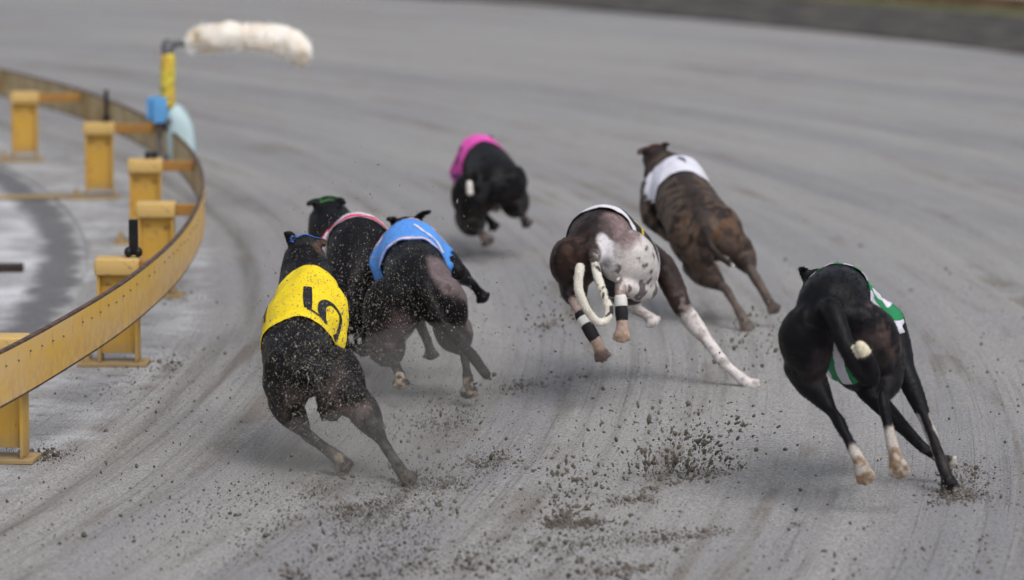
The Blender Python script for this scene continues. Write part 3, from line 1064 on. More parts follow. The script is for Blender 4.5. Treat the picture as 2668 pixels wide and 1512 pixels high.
    def fur(s, V, N, colr, n=26000):
        i = rng.integers(0, len(V), n)
        p, nn = V[i], N[i].astype(float)
        flow = -s.fwd * 0.8 - s.U * 0.6 + rng.normal(0, 0.35, (n, 3))
        flow -= nn * (flow * nn).sum(1)[:, None]
        flow /= np.linalg.norm(flow, axis=1)[:, None] + 1e-6
        L = rng.uniform(0.006, 0.0125, (n, 1))
        tip = p + (flow * 0.93 + nn * rng.uniform(0.18, 0.42, (n, 1))) * L
        w = np.cross(flow, nn) * 0.0011
        T = np.stack([p - w - nn * 0.001, p + w - nn * 0.001, tip], 1).reshape(-1, 3)
        me = fast_mesh('fur', T, np.arange(n * 3).reshape(-1, 3))
        ca = me.color_attributes.new('coat', 'FLOAT_COLOR', 'POINT')
        cc = np.repeat(np.clip(colr[i] * rng.uniform(0.7, 1.5, (n, 1)), 0.004, 1), 3, axis=0)
        ca.data.foreach_set('color', np.hstack([cc, np.ones((n * 3, 1))]).astype(np.float32).ravel())
        f = link('fur', me, M['coat'], s.body)
        f['kind'] = 'stuff'

    def band(s, name, c, axis, r, w, mat):
        axis = nrm(axis)
        a1 = s.hs
        a2 = np.cross(axis, a1)
        v, f = [], []
        n = 26
        for i in range(n):
            a = math.pi / 2 + R_(62) * (2 * i / (n - 1) - 1)
            d = a1 * math.cos(a) + (a2 if a2.dot(s.U) > 0 else -a2) * math.sin(a)
            for L in (-1, 1):
                o = c + axis * w / 2 * L
                h = s.bvh.ray_cast(Vector(o + d * 0.11), Vector(-d), 0.11)
                q = (0.11 - h[3]) if h[0] is not None else r * 0.8
                q = min(q, r) + 0.0025
                v += [o + d * q, o + d * (q + 0.004)]
        for i in range(n - 1):
            A, B = i * 4, i * 4 + 4
            f += [(A + 1, A + 3, B + 3, B + 1), (A, B, B + 2, A + 2), (A, A + 1, B + 1, B), (A + 2, B + 2, B + 3, A + 3)]
        m = MB(); m.add(v, f)
        return m.build(name, mat, s.root, True)

    def jacket(s):
        j = s.sp['jacket']
        ta, tb = j['t']                                 # rear and front hem along the spine
        nt, na = 30, 88
        Lm = np.zeros((nt, na))
        Cn, Dr = np.zeros((nt, na, 3)), np.zeros((nt, na, 3))
        for ia in range(na):
            th = -math.pi + 2 * math.pi * ia / (na - 1)
            u = abs(th) / math.pi
            und = sstep(np.array(u), j.get('u0', 0.62), j.get('u1', 0.92))
            rear = ta + j.get('rear', 0.0) * math.sin(min(u, 0.5) * math.pi) + und * j.get('under', 0.45)
            front = tb - 0.30 * math.sin(min(u / 0.7, 1) * math.pi / 2) ** 2 - und * 0.35
            for it in range(nt):
                t = rear + (front - rear) * it / (nt - 1)
                c, S, N, w, h = s.frame(t)
                d = N * h * math.cos(th) + S * w * math.sin(th)
                L = np.linalg.norm(d); d = d / L
                Cn[it, ia], Dr[it, ia] = c, d
                best = L * 0.97
                o = c + d * (L + 0.045)
                hit = s.bvh.ray_cast(Vector(o), Vector(-d), L + 0.045)
                if hit[0] is not None:
                    best = max(best, L + 0.045 - hit[3])
                Lm[it, ia] = best
        Lm[:, -1] = Lm[:, 0]
        L0 = Lm.copy()
        for _ in range(14):                             # taut cloth bridges the hollows
            Q = Lm.copy()
            Q[1:-1] = (Lm[1:-1] * 2 + Lm[:-2] + Lm[2:]) / 4
            Q[:, 1:-1] = (Q[:, 1:-1] * 2 + Q[:, :-2] + Q[:, 2:]) / 4
            Q[:, 0] = Q[:, -1] = (Q[:, 1] + Q[:, -2]) / 2
            Lm = np.maximum(Q, L0)
        s.JL, s.JC, s.JD = Lm + 0.0058, Cn, Dr
        sag = np.stack(np.meshgrid(np.arange(nt), np.arange(na), indexing='ij') + [np.zeros((nt, na))], -1).reshape(-1, 3).astype(float)
        wr = (fbm(sag @ np.array([[0.8, 0.35, 0], [-0.35, 0.5, 0], [0, 0, 1]]), 0.26, s.sp.get('seed', 1), 3).reshape(nt, na) - 0.5) * 0.016
        wr[:, -1] = wr[:, 0]
        s.JL = s.JL + np.maximum(wr, -0.004)
        X = s.JC + s.JD * s.JL[..., None]
        V = np.concatenate([X.reshape(-1, 3), (s.JC + s.JD * (s.JL - 0.0022)[..., None]).reshape(-1, 3)])
        I = np.arange(nt * na).reshape(nt, na)
        q = np.stack([I[:-1, :-1], I[1:, :-1], I[1:, 1:], I[:-1, 1:]], -1).reshape(-1, 4)
        o = nt * na
        q2 = q[:, ::-1] + o
        e1 = np.stack([I[0, :-1], I[0, 1:], I[0, 1:] + o, I[0, :-1] + o], -1)
        e2 = np.stack([I[-1, 1:], I[-1, :-1], I[-1, :-1] + o, I[-1, 1:] + o], -1)
        Fq = np.vstack([q, q2, e1, e2])
        me = fast_mesh('race_jacket', V, Fq)
        uv = me.uv_layers.new(name='UVMap')
        A, B = np.meshgrid(np.linspace(0, 1, nt), np.linspace(0, 1, na), indexing='ij')
        UV = np.stack([A, B], -1).reshape(-1, 2)
        UV = np.vstack([UV, UV])
        vi = np.empty(len(me.loops), np.int32); me.loops.foreach_get('vertex_index', vi)
        uv.data.foreach_set('uv', UV[vi].astype(np.float32).ravel())
        s.jk = link('race_jacket', me, M[j['mat']], s.root, True)
        if j.get('label'): s.jk['label'] = j['label']
        if 'trim' in j:
            for nm, a, b in (('hem', 0.0, j.get('trim_w', 0.07)), ('collar_trim', 0.95, 1.0)):
                s.patch(nm, a, b, -1, 1, M[j['trim']], 0.002)
        for (ch, a0, a1, th0, th1, mat) in j.get('digits', []):
            s.digit(ch, a0, a1, th0, th1, M[mat])

    def jpos(s, a, b, off):
        """a 0..1 rear to front, b -1..1 around (0 = spine)"""
        nt, na = s.JL.shape
        x = min(max(a, 0), 1) * (nt - 1); y = min(max((b + 1) / 2, 0), 1) * (na - 1)
        i, k = min(int(x), nt - 2), min(int(y), na - 2)
        fx, fy = x - i, y - k
        r = 0
        for di in (0, 1):
            for dk in (0, 1):
                w = (fx if di else 1 - fx) * (fy if dk else 1 - fy)
                r = r + w * (s.JC[i + di, k + dk] + s.JD[i + di, k + dk] * (s.JL[i + di, k + dk] + off))
        return r

    def patch(s, name, a0, a1, b0, b1, mat, off):
        n, m = 4, 80
        v, f = [], []
        for i in range(n):
            for k in range(m):
                v.append(s.jpos(a0 + (a1 - a0) * i / (n - 1), b0 + (b1 - b0) * k / (m - 1), off))
        for i in range(n - 1):
            for k in range(m - 1):
                f.append((i * m + k, (i + 1) * m + k, (i + 1) * m + k + 1, i * m + k + 1))
        mb = MB(); mb.add(v, f)
        return mb.build(name, mat, s.jk, True)

    def digit(s, ch, a0, a1, th0, th1, mat):
        """a0/a1: digit left/right as jacket fraction, th0/th1: foot/top in degrees from the spine"""
        mb = MB()
        for zi, (pts, wd) in enumerate(DIGITS[ch]):
            c = catmull(np.hstack([np.array(pts), np.array(wd)[:, None]]), 6)
            T = np.gradient(c[:, :2], axis=0)
            T /= np.linalg.norm(T, axis=1)[:, None] + 1e-9
            Nn = np.stack([-T[:, 1], T[:, 0]], 1)
            v, f = [], []
            for i in range(len(c)):
                for e in (-0.5, -0.17, 0.17, 0.5):
                    q = c[i, :2] + Nn[i] * c[i, 2] * e
                    v.append(s.jpos(a0 + (a1 - a0) * q[0], (th0 + (th1 - th0) * q[1]) / 180.0, 0.0028 + zi * 0.0003))
            for i in range(len(c) - 1):
                for k in range(3):
                    f.append((i * 4 + k, i * 4 + k + 1, i * 4 + 5 + k, i * 4 + 4 + k))
            mb.add(v, f)
        return mb.build('number', mat, s.jk, True)

M['eye'] = plain('eye_gloss', (0.01, 0.007, 0.005), 0.08, 0.2, 10, spec=0.5)
M['j_yellow'] = mat_cloth('yellow_cloth', (0.90, 0.68, 0.012))
M['j_blue'] = mat_cloth('blue_cloth', (0.10, 0.34, 0.90))
M['j_red'] = mat_cloth('red_cloth', (0.66, 0.03, 0.07))
M['j_pink'] = mat_cloth('pink_cloth', (0.86, 0.10, 0.52))
M['j_white'] = mat_cloth('white_cloth', (0.78, 0.78, 0.88))
M['j_black'] = mat_cloth('black_cloth', (0.016, 0.016, 0.02))
M['j_green'] = mat_cloth('striped_cloth', (0.72, 0.70, 0.80), ((0.02, 0.24, 0.09), 11.0))
M['t_white'] = plain('white_trim', (0.80, 0.78, 0.84), 0.7, 0.08, 20)
M['t_pinkwhite'] = plain('pale_pink_trim', (0.80, 0.62, 0.70), 0.7, 0.1, 20)
M['t_red'] = plain('red_trim', (0.78, 0.04, 0.14), 0.6, 0.1, 20)
M['t_yellow'] = plain('yellow_print', (0.78, 0.55, 0.03), 0.6, 0.1, 20)
M['t_purple'] = plain('purple_print', (0.10, 0.03, 0.16), 0.6, 0.1, 20)
M['s_blue'] = plain('blue_strap', (0.03, 0.12, 0.45), 0.5, 0.2, 20)
M['s_slate'] = plain('slate_print', (0.12, 0.15, 0.24), 0.6, 0.2, 20)
M['s_red'] = plain('dark_red_strap', (0.10, 0.012, 0.014), 0.5, 0.3, 20)
M['s_green'] = plain('green_strap', (0.03, 0.13, 0.03), 0.5, 0.2, 20)
M['band_white'] = plain('white_bandage', (0.75, 0.74, 0.72), 0.8, 0.12, 40, bump=0.002)
M['band_black'] = plain('black_bandage', (0.014, 0.014, 0.018), 0.7, 0.3, 40, bump=0.002)

BLK = np.array([0.0048, 0.0043, 0.0055])
SKIN = np.array([0.085, 0.062, 0.062])
PAD = np.array([0.42, 0.33, 0.25])
WHT = np.array([0.70, 0.66, 0.61])

def lerp(c, d, w):
    return c * (1 - w[:, None]) + np.asarray(d) * w[:, None]

def rear_skin(s, V, sides=('hl', 'hr'), amt=0.7, seed=3):
    """thin hair lets brownish skin show on the back of the thighs"""
    w = np.zeros(len(V))
    for k in sides:
        hip, knee, hock = s.J[k][:3]
        a = hip * 0.5 + s.cen[0] * 0.5
        d, t = seg_dist(V, a - s.fwd * 0.02, knee * 0.6 + hock * 0.4 - s.fwd * 0.02)
        w = np.maximum(w, sstep(d, 0.085, 0.03) * sstep(t, 0.05, 0.3) * sstep(t, 1.0, 0.8))
    return w * amt * sstep(fbm(V, 11, seed), 0.36, 0.62)

def pads(s, V, N, c, ks, colr=PAD, w0=0.75):
    for k in ks:
        mt, tip = s.J[k][3], s.J[k][4]
        d, t = seg_dist(V, mt * 0.7 + tip * 0.3, tip)
        w = sstep(d, 0.045, 0.03) * sstep(-N[:, 1], 0.25, 0.65) * sstep(fbm(V, 60, 8, 2), 0.40, 0.56) * w0
        c = lerp(c, colr, w)
    return c

def sock(s, V, c, k, frac0, colr=WHT, i=2, seed=5):
    """pale sock from bone i at frac0 down to the toes"""
    p = s.J[k]
    a = p[i] * (1 - frac0) + p[i + 1] * frac0
    w = np.zeros(len(V))
    chain = [a] + list(p[i + 1:])
    for q0, q1 in zip(chain[:-1], chain[1:]):
        d, t = seg_dist(V, q0, q1)
        w = np.maximum(w, sstep(d, 0.05, 0.035))
    dd = (V - a) @ nrm(p[i + 1] - a)
    w *= sstep(dd + (fbm(V, 30, seed) - 0.5) * 0.06, -0.01, 0.02)
    return lerp(c, colr, w)

def dust(V, c, amt, z1=0.35):
    return lerp(c, (0.24, 0.215, 0.19), amt * sstep(V[:, 2], z1, 0.0) * sstep(fbm(V, 45, 77), 0.35, 0.65))

def coat5(s, V, N):
    c = np.tile(BLK, (len(V), 1))
    c = lerp(c, SKIN * 1.35, rear_skin(s, V, amt=0.9))
    d, _ = seg_dist(V, s.hc + s.hs * 0.04, s.hc + s.hs * 0.07 - s.hd * 0.05)
    c = lerp(c, (0.075, 0.045, 0.034), sstep(d, 0.04, 0.02))
    c = pads(s, V, N, c, ('hl',))
    return dust(V, c, 0.35)

def coat4(s, V, N):
    c = np.tile(BLK, (len(V), 1))
    c = lerp(c, SKIN * 1.3, rear_skin(s, V, ('hl',), 0.9))
    hip, knee = s.J['hr'][:2]
    d, t = seg_dist(V, hip + s.R * 0.02 + s.U * 0.06, knee + s.R * 0.04)
    c = lerp(c, (0.19, 0.145, 0.15), sstep(d + (fbm(V, 14, 2) - 0.5) * 0.06, 0.125, 0.08) * sstep((V - s.cen[1]) @ s.R, 0.02, 0.05) * 0.9)
    c = pads(s, V, N, c, ('hl', 'hr'), w0=1.0)
    return dust(V, c, 0.3)

def coat1(s, V, N):
    c = np.tile(BLK * np.array([1.0, 1.02, 1.15]), (len(V), 1))
    return dust(lerp(c, SKIN * 0.5, rear_skin(s, V, amt=0.5)), V * 0 + 1, 0.0) if False else lerp(c, SKIN * 0.5, rear_skin(s, V, amt=0.5))

def coat8(s, V, N):
    c = np.tile(BLK * 1.05, (len(V), 1))
    c = lerp(c, SKIN * 0.40, rear_skin(s, V, amt=0.7))
    f = s.tail_f(V)
    c = lerp(c, WHT * 1.08, sstep(f, 0.72, 0.78))
    d, _ = seg_dist(V, s.J['fr'][3], s.J['fr'][4])
    c = lerp(c, (0.48, 0.40, 0.31), sstep(d, 0.045, 0.03))
    c = pads(s, V, N, c, ('hl', 'hr'), np.array([0.16, 0.12, 0.11]))
    return dust(V, c, 0.3)

def local(s, V):
    q = V - s.cen[1]
    return np.stack([q @ s.fwd, q @ s.R, q @ nrm(np.cross(s.R, s.fwd))], 1)

def brindle(s, V, seed, base=(0.098, 0.066, 0.048), warm=(0.165, 0.082, 0.036), dark=(0.018, 0.014, 0.014)):
    L = local(s, V)
    wv = L[:, 0] * 75 + (fbm(L, 9, seed) - 0.5) * 17 + np.abs(L[:, 1]) * 16 + L[:, 2] * 14
    st = sstep(np.sin(wv) * 0.8 + (fbm(L, 30, seed + 3) - 0.5) * 3.4, -0.3, 0.9)
    c = np.tile(np.array(base), (len(V), 1))
    c = lerp(c, warm, sstep(fbm(L, 9, seed + 5), 0.48, 0.68) * sstep(L[:, 2], -0.12, 0.02) * 0.55)
    c = lerp(c, dark, st * 0.85)
    c = lerp(c, np.array(dark) * 1.3, sstep(np.abs(L[:, 1]) + (fbm(L, 15, 2) - 0.5) * 0.06, 0.05, 0.015) * sstep(L[:, 2], 0.02, 0.07) * 0.8)
    return c

def coat3(s, V, N):
    c = brindle(s, V, 31)
    L = local(s, V)
    c = lerp(c, (0.115, 0.085, 0.078), rear_skin(s, V, amt=0.8))
    for k in ('hl', 'hr'):
        d, t = seg_dist(V, s.J[k][1], s.J[k][2])
        c = lerp(c, (0.055, 0.04, 0.036), sstep(d, 0.06, 0.03) * 0.6)
        d, t = seg_dist(V, s.J[k][2], s.J[k][4])
        c = lerp(c, (0.13, 0.10, 0.09), sstep(d, 0.05, 0.03) * 0.6)
    hd, _ = seg_dist(V, s.hc - s.hd * 0.03, s.hc + s.hd * 0.2)
    c = lerp(c, (0.026, 0.018, 0.017), sstep(hd, 0.095, 0.06) * 0.9)
    f = s.tail_f(V)
    c = lerp(c, (0.028, 0.022, 0.02), sstep(f, -0.01, 0.05) * 0.85)
    c = lerp(c, WHT, sstep(f, 0.93, 0.97))
    return dust(V, c, 0.35, 0.2)

def coat7(s, V, N):
    c = brindle(s, V, 51, (0.045, 0.027, 0.024), (0.085, 0.042, 0.024), (0.014, 0.010, 0.010))
    hipL, kneeL = s.J['hl'][:2]
    d, t = seg_dist(V, hipL - s.fwd * 0.03, kneeL - s.fwd * 0.03)
    c = lerp(c, (0.085, 0.068, 0.075), sstep(d, 0.10, 0.04) * sstep(t, 0.1, 0.4) * 0.8)
    # right thigh: mauve skin, white lower down, dark spots
    hip, knee, hock = s.J['hr'][:3]
    axis = nrm(knee - hip)
    q = (V - hip) @ axis
    side = (V - s.cen[1]) @ s.R
    on_r = sstep(side + (fbm(V, 12, 9) - 0.5) * 0.03, 0.005, 0.03)
    leg = np.zeros(len(V))
    for a, b, r in ((hip + s.U * 0.05, knee, 0.16), (knee, hock, 0.10), (s.cen[0] + s.R * 0.03, hip, 0.10)):
        dd, _ = seg_dist(V, a, b)
        leg = np.maximum(leg, sstep(dd, r, r - 0.03))
    leg *= on_r
    c = lerp(c, (0.27, 0.195, 0.195), leg * sstep(q, -0.14, -0.06) * 0.9)
    zz0 = P(1640, 632, 14.0)[2]
    whit = leg * sstep(zz0 - V[:, 2] + 0.35 * ((V - hip) @ s.R) + (fbm(V, 16, 12) - 0.5) * 0.14, -0.02, 0.04)
    c = lerp(c, (0.66, 0.62, 0.61), whit)
    spots = sstep(fbm(V, 34, 15, 2), 0.60, 0.66)
    c = lerp(c, (0.075, 0.055, 0.055), spots * leg * 0.85)
    # white flash beside the tail
    d, t = seg_dist(V, s.cen[0] + s.R * 0.045 + s.U * 0.08, s.cen[0] + s.R * 0.045 - s.U * 0.05)
    c = lerp(c, (0.62, 0.60, 0.63), sstep(d + (fbm(V, 22, 19) - 0.5) * 0.03, 0.040, 0.022))
    f = s.tail_f(V)
    tw = sstep(f, 0.02, 0.07)
    c = lerp(c, (0.72, 0.68, 0.60), tw)
    c = lerp(c, (0.05, 0.04, 0.045), tw * sstep(f, 0.55, 0.40) * sstep(fbm(V, 50, 23, 2), 0.60, 0.66))
    PK = np.array([0.40, 0.30, 0.27])
    for k in ('hl', 'hr'):
        c = sock(s, V, c, k, -0.05, PK)
        c = pads(s, V, N, c, (k,), np.array([0.36, 0.25, 0.17]))
    dd, t = seg_dist(V, s.J['hl'][3], s.J['hl'][4])
    c = lerp(c, (0.13, 0.095, 0.085), sstep(dd, 0.045, 0.03) * sstep(t, 0.2, 0.5))
    for k in ('fl', 'fr'):
        c = sock(s, V, c, k, 0.08, np.array([0.70, 0.66, 0.65]), 1, 6)
    for k in ('fl', 'fr'):
        dd, _ = seg_dist(V, s.J[k][1], s.J[k][4])
        c = lerp(c, (0.30, 0.25, 0.235), sstep(dd, 0.08, 0.04) * sstep(fbm(V, 40, 91), 0.50, 0.62) * 0.55)
    d, t = seg_dist(V, s.J['fr'][1], s.J['fr'][3])
    c = lerp(c, (0.22, 0.17, 0.15), sstep(d, 0.05, 0.03) * sstep((V - s.J['fr'][1]) @ (-s.R) + (fbm(V, 20, 29) - 0.5) * 0.03, -0.085, 0.0) * sstep(t, 0.0, 0.2) * sstep(fbm(V, 18, 30), 0.38, 0.55) * 0.85)
    return c

def coat6(s, V, N):
    c = np.tile(BLK * np.array([0.95, 1.0, 1.15]), (len(V), 1))
    hip, knee = s.J['hr'][:2]
    d, t = seg_dist(V, hip + s.U * 0.03 - s.fwd * 0.04, hip * 0.6 + knee * 0.4 + s.R * 0.03 - s.fwd * 0.03)
    c = lerp(c, (0.105, 0.070, 0.062), sstep(d + (fbm(V, 18, 2) - 0.5) * 0.04, 0.075, 0.03) * sstep(fbm(V, 24, 4), 0.38, 0.6) * 0.9)
    c = lerp(c, SKIN * 0.9, rear_skin(s, V, amt=0.6))
    f = s.tail_f(V)
    c = lerp(c, (0.70, 0.64, 0.50), sstep(f, 0.80, 0.84))
    for k, i, f0 in (('hl', 2, 0.80), ('hr', 2, 0.55)):
        c = sock(s, V, c, k, f0, np.array([0.50, 0.45, 0.42]), i)
        c = pads(s, V, N, c, (k,), np.array([0.27, 0.18, 0.11]), 0.95)
    c = sock(s, V, c, 'fl', 0.45, WHT, 3)
    for side, amt in ((s.R * 0.014, 1), (s.R * -0.016, 1)):
        d, t = seg_dist(V, s.J['fr'][1] * 0.35 + s.J['fr'][2] * 0.65 + side, s.J['fr'][4] + side)
        c = lerp(c, (0.55, 0.50, 0.46), sstep(d + (fbm(V, 30, 6) - 0.5) * 0.012, 0.017, 0.010) * 0.9)
    return dust(V, c, 0.25, 0.2)

DOGS = {}
DOGS['yellow'] = dict(seed=5, lean=0.02, label='black greyhound in a yellow jacket numbered 5, closest to the yellow rail', coat=coat5, strap='s_blue',
    spine=[(802, 940, 12.60), (792, 888, 12.70), (778, 836, 12.85), (785, 765, 13.02), (803, 706, 13.20), (800, 665, 13.34), (795, 622, 13.46), (775, 700, 13.70)],
    rad={0: (0.06, 0.06), 1: (0.125, 0.105), 2: (0.122, 0.105), 3: (0.124, 0.12), 4: (0.110, 0.13), 5: (0.098, 0.105), 6: (0.070, 0.066)}, leg_scale=1.22, calf=1.25,
    hl=[(742, 955, 12.70), (736, 1045, 12.84), (803, 1136, 12.62), (882, 1192, 12.58), (906, 1226, 12.60)],
    hr=[(872, 955, 12.70), (930, 1045, 12.72), (1003, 1160, 12.52), (1048, 1232, 12.42), (1078, 1262, 12.40)],
    fl=[(745, 800, 13.16), (765, 900, 13.02), (838, 1005, 12.95), (862, 1055, 12.90), (873, 1098, 12.88)],
    fr=[(868, 800, 13.16), (868, 895, 13.02), (868, 985, 13.0), (858, 1040, 12.96), (848, 1085, 12.94)],
    tail=[(806, 960, 12.56), (826, 1010, 12.52), (838, 1055, 12.54), (844, 1090, 12.58)],
    ears={'l': (744, 608, 13.44), 'r': (846, 636, 13.44)},
    jacket=dict(t=(2.08, 4.35), mat='j_yellow', rear=-0.05, digits=[('5', 0.05, 0.52, 88, 6, 'black'), ('5', 0.62, 0.20, -100, -66, 'black')]))
DOGS['blue'] = dict(seed=4, lean=-0.10, label='black greyhound in a blue jacket with white trim, right of the yellow-jacketed dog', coat=coat4,
    spine=[(1102, 722, 14.10), (1090, 672, 14.22), (1070, 630, 14.42), (1064, 600, 14.60), (1064, 571, 14.76), (1062, 570, 14.90), (1056, 568, 15.04), (1050, 620, 15.28)],
    rad={0: (0.06, 0.06), 1: (0.125, 0.105), 2: (0.118, 0.105), 3: (0.122, 0.12), 4: (0.114, 0.13)},
    hl=[(1014, 785, 14.22), (1000, 890, 14.32), (1028, 948, 14.12), (1042, 980, 14.03), (1047, 1014, 14.02)], leg_scale=1.5,
    hr=[(1145, 765, 14.22), (1176, 850, 14.32), (1210, 920, 14.12), (1220, 995, 14.06), (1223, 1040, 14.06)],
    fl=[(990, 690, 14.75), (1075, 800, 14.62), (1112, 885, 14.58), (1120, 912, 14.55), (1124, 938, 14.53)],
    fr=[(1146, 665, 14.78), (1190, 708, 14.66), (1232, 742, 14.80), (1250, 764, 14.82), (1266, 786, 14.82)],
    tail=[(1105, 740, 14.06), (1140, 820, 14.00), (1186, 880, 14.0), (1232, 930, 14.02), (1268, 978, 14.05)], tail_r=(0.028, 0.018), calf=1.7,
    ears={'r': (1120, 552, 15.0)},
    jacket=dict(t=(2.12, 4.2), mat='j_blue', trim='t_pinkwhite', trim_w=0.06, digits=[('slash', 0.02, 0.62, 74, 10, 't_white'), ('slash', 0.25, 0.60, -86, -62, 't_white')]))
DOGS['red'] = dict(seed=1, lean=-0.16, label='black greyhound in a red-trimmed jacket, half hidden between the yellow and blue jackets', coat=coat1, strap='s_green',
    spine=[(912, 735, 14.72), (914, 645, 14.84), (922, 563, 15.05), (914, 568, 15.22), (896, 580, 15.38), (868, 546, 15.50), (850, 516, 15.60), (835, 585, 15.84)],
    rad={0: (0.06, 0.06), 1: (0.125, 0.11), 2: (0.122, 0.115), 3: (0.125, 0.125), 5: (0.11, 0.115), 6: (0.082, 0.075)}, leg_scale=1.45, calf=1.9,
    hl=[(875, 715, 14.88), (868, 800, 14.98), (885, 866, 14.78), (905, 900, 14.72), (915, 922, 14.72)],
    hr=[(955, 715, 14.88), (962, 800, 14.98), (955, 866, 14.78), (948, 905, 14.72), (945, 930, 14.72)],
    fl=[(850, 660, 15.34), (862, 745, 15.22), (885, 815, 15.2), (895, 850, 15.16), (900, 880, 15.14)],
    fr=[(950, 660, 15.34), (950, 745, 15.22), (940, 815, 15.2), (936, 850, 15.16), (934, 880, 15.14)],
    tail=[(915, 755, 14.68), (920, 810, 14.64), (925, 860, 14.66), (928, 895, 14.70)],
    ears={'l': (802, 533, 15.56), 'r': (898, 530, 15.56)},
    jacket=dict(t=(1.92, 4.0), mat='j_white', trim='t_red', trim_w=0.055))
DOGS['pink'] = dict(seed=8, lean=-0.28, label='black greyhound in a pink jacket with a white tail tip, farthest ahead', coat=coat8,
    spine=[(1272, 470, 18.62), (1276, 425, 18.72), (1264, 390, 18.92), (1246, 370, 19.10), (1233, 353, 19.28), (1244, 358, 19.42), (1254, 362, 19.54), (1250, 400, 19.78)],
    rad={0: (0.05, 0.06), 1: (0.115, 0.105), 2: (0.12, 0.115), 3: (0.122, 0.135), 4: (0.115, 0.14)},
    hl=[(1230, 490, 18.74), (1222, 565, 18.86), (1242, 598, 18.66), (1262, 616, 18.60), (1277, 638, 18.58)], leg_scale=1.6, calf=1.8,
    hr=[(1318, 465, 18.74), (1338, 520, 18.86), (1354, 548, 18.66), (1366, 572, 18.66), (1378, 592, 18.68)],
    fl=[(1195, 450, 19.26), (1222, 520, 19.14), (1262, 560, 19.02), (1280, 580, 18.98), (1293, 600, 18.97)],
    fr=[(1290, 430, 19.26), (1290, 490, 19.14), (1300, 520, 19.0), (1292, 535, 18.94), (1284, 548, 18.92)],
    tail=[(1270, 485, 18.58), (1256, 515, 18.50), (1236, 522, 18.44), (1225, 505, 18.42), (1223, 478, 18.42)], tail_r=(0.024, 0.017),
    ears={'r': (1279, 360, 19.52)},
    jacket=dict(t=(2.75, 4.35), mat='j_pink', digits=[('8', 0.70, 0.30, -95, -40, 't_purple')]))
DOGS['black'] = dict(seed=7, lean=-0.12, label='brindle and white spotted greyhound in a black jacket, with bandaged hind legs', coat=coat7,
    spine=[(1541, 640, 13.98), (1546, 580, 14.07), (1562, 539, 14.26), (1592, 556, 14.46), (1630, 590, 14.66), (1622, 600, 14.84), (1590, 592, 15.0), (1575, 640, 15.24)],
    rad={1: (0.115, 0.10), 2: (0.122, 0.115), 3: (0.118, 0.14), 4: (0.112, 0.155)},
    hl=[(1500, 668, 14.08), (1494, 735, 14.24), (1496, 790, 14.00), (1556, 895, 13.92), (1576, 945, 13.90)], leg_scale=1.5, calf=1.3,
    hr=[(1640, 660, 14.08), (1682, 745, 14.20), (1615, 752, 13.97), (1622, 850, 13.93), (1617, 894, 13.90)],
    fl=[(1600, 720, 14.72), (1625, 785, 14.62), (1675, 815, 14.60), (1694, 828, 14.58), (1708, 848, 14.56)],
    fr=[(1728, 690, 14.70), (1776, 800, 14.62), (1888, 948, 14.54), (1944, 998, 14.50), (1980, 1011, 14.50)],
    tail=[(1546, 672, 13.93), (1566, 745, 13.86), (1587, 815, 13.83), (1563, 842, 13.80), (1528, 806, 13.78), (1507, 750, 13.78), (1512, 696, 13.80)], tail_r=(0.021, 0.0160),
    bandage=[('hl', 2, 0.30, 0.37, 'band_black'), ('hl', 2, 0.38, 0.56, 'band_white'), ('hl', 2, 0.57, 0.86, 'band_black'),
             ('hr', 2, 0.28, 0.50, 'band_white'), ('hr', 2, 0.51, 0.80, 'band_black')],
    jacket=dict(t=(1.72, 4.2), mat='j_black', trim='t_white', trim_w=0.12, digits=[('7', 0.30, 0.7, 100, 45, 't_yellow')]))
DOGS['white'] = dict(seed=3, lean=-0.20, label='brown brindle greyhound in a white jacket, ahead of the spotted dog', coat=coat3, strap='s_red',
    spine=[(1838, 590, 16.22), (1820, 530, 16.32), (1784, 472, 16.55), (1762, 436, 16.75), (1758, 406, 16.94), (1730, 394, 17.06), (1703, 380, 17.17), (1675, 440, 17.40)],
    rad={0: (0.06, 0.06), 1: (0.14, 0.12), 2: (0.138, 0.12), 3: (0.124, 0.125), 4: (0.112, 0.13), 5: (0.085, 0.09), 6: (0.064, 0.06)}, leg_scale=1.25, calf=1.45,
    hl=[(1782, 600, 16.36), (1812, 690, 16.42), (1893, 756, 16.22), (1934, 826, 16.10), (1952, 868, 16.05)],
    hr=[(1872, 575, 16.36), (1922, 640, 16.42), (1962, 714, 16.24), (2003, 784, 16.18), (2024, 818, 16.18)],
    fl=[(1694, 490, 16.94), (1692, 570, 16.80), (1740, 620, 16.72), (1780, 640, 16.66), (1800, 655, 16.64)],
    fr=[(1820, 480, 16.94), (1820, 570, 16.80), (1845, 640, 16.74), (1866, 662, 16.68), (1880, 672, 16.66)],
    tail=[(1842, 605, 16.18), (1852, 640, 16.14), (1876, 668, 16.14), (1908, 694, 16.16)], tail_r=(0.021, 0.011),
    ears={'l': (1664, 400, 17.12), 'r': (1741, 377, 17.14)},
    jacket=dict(t=(2.55, 4.4), mat='j_white', u0=0.46, u1=0.62, under=1.15, digits=[('w', 0.40, 0.66, 26, 4, 's_slate')]))
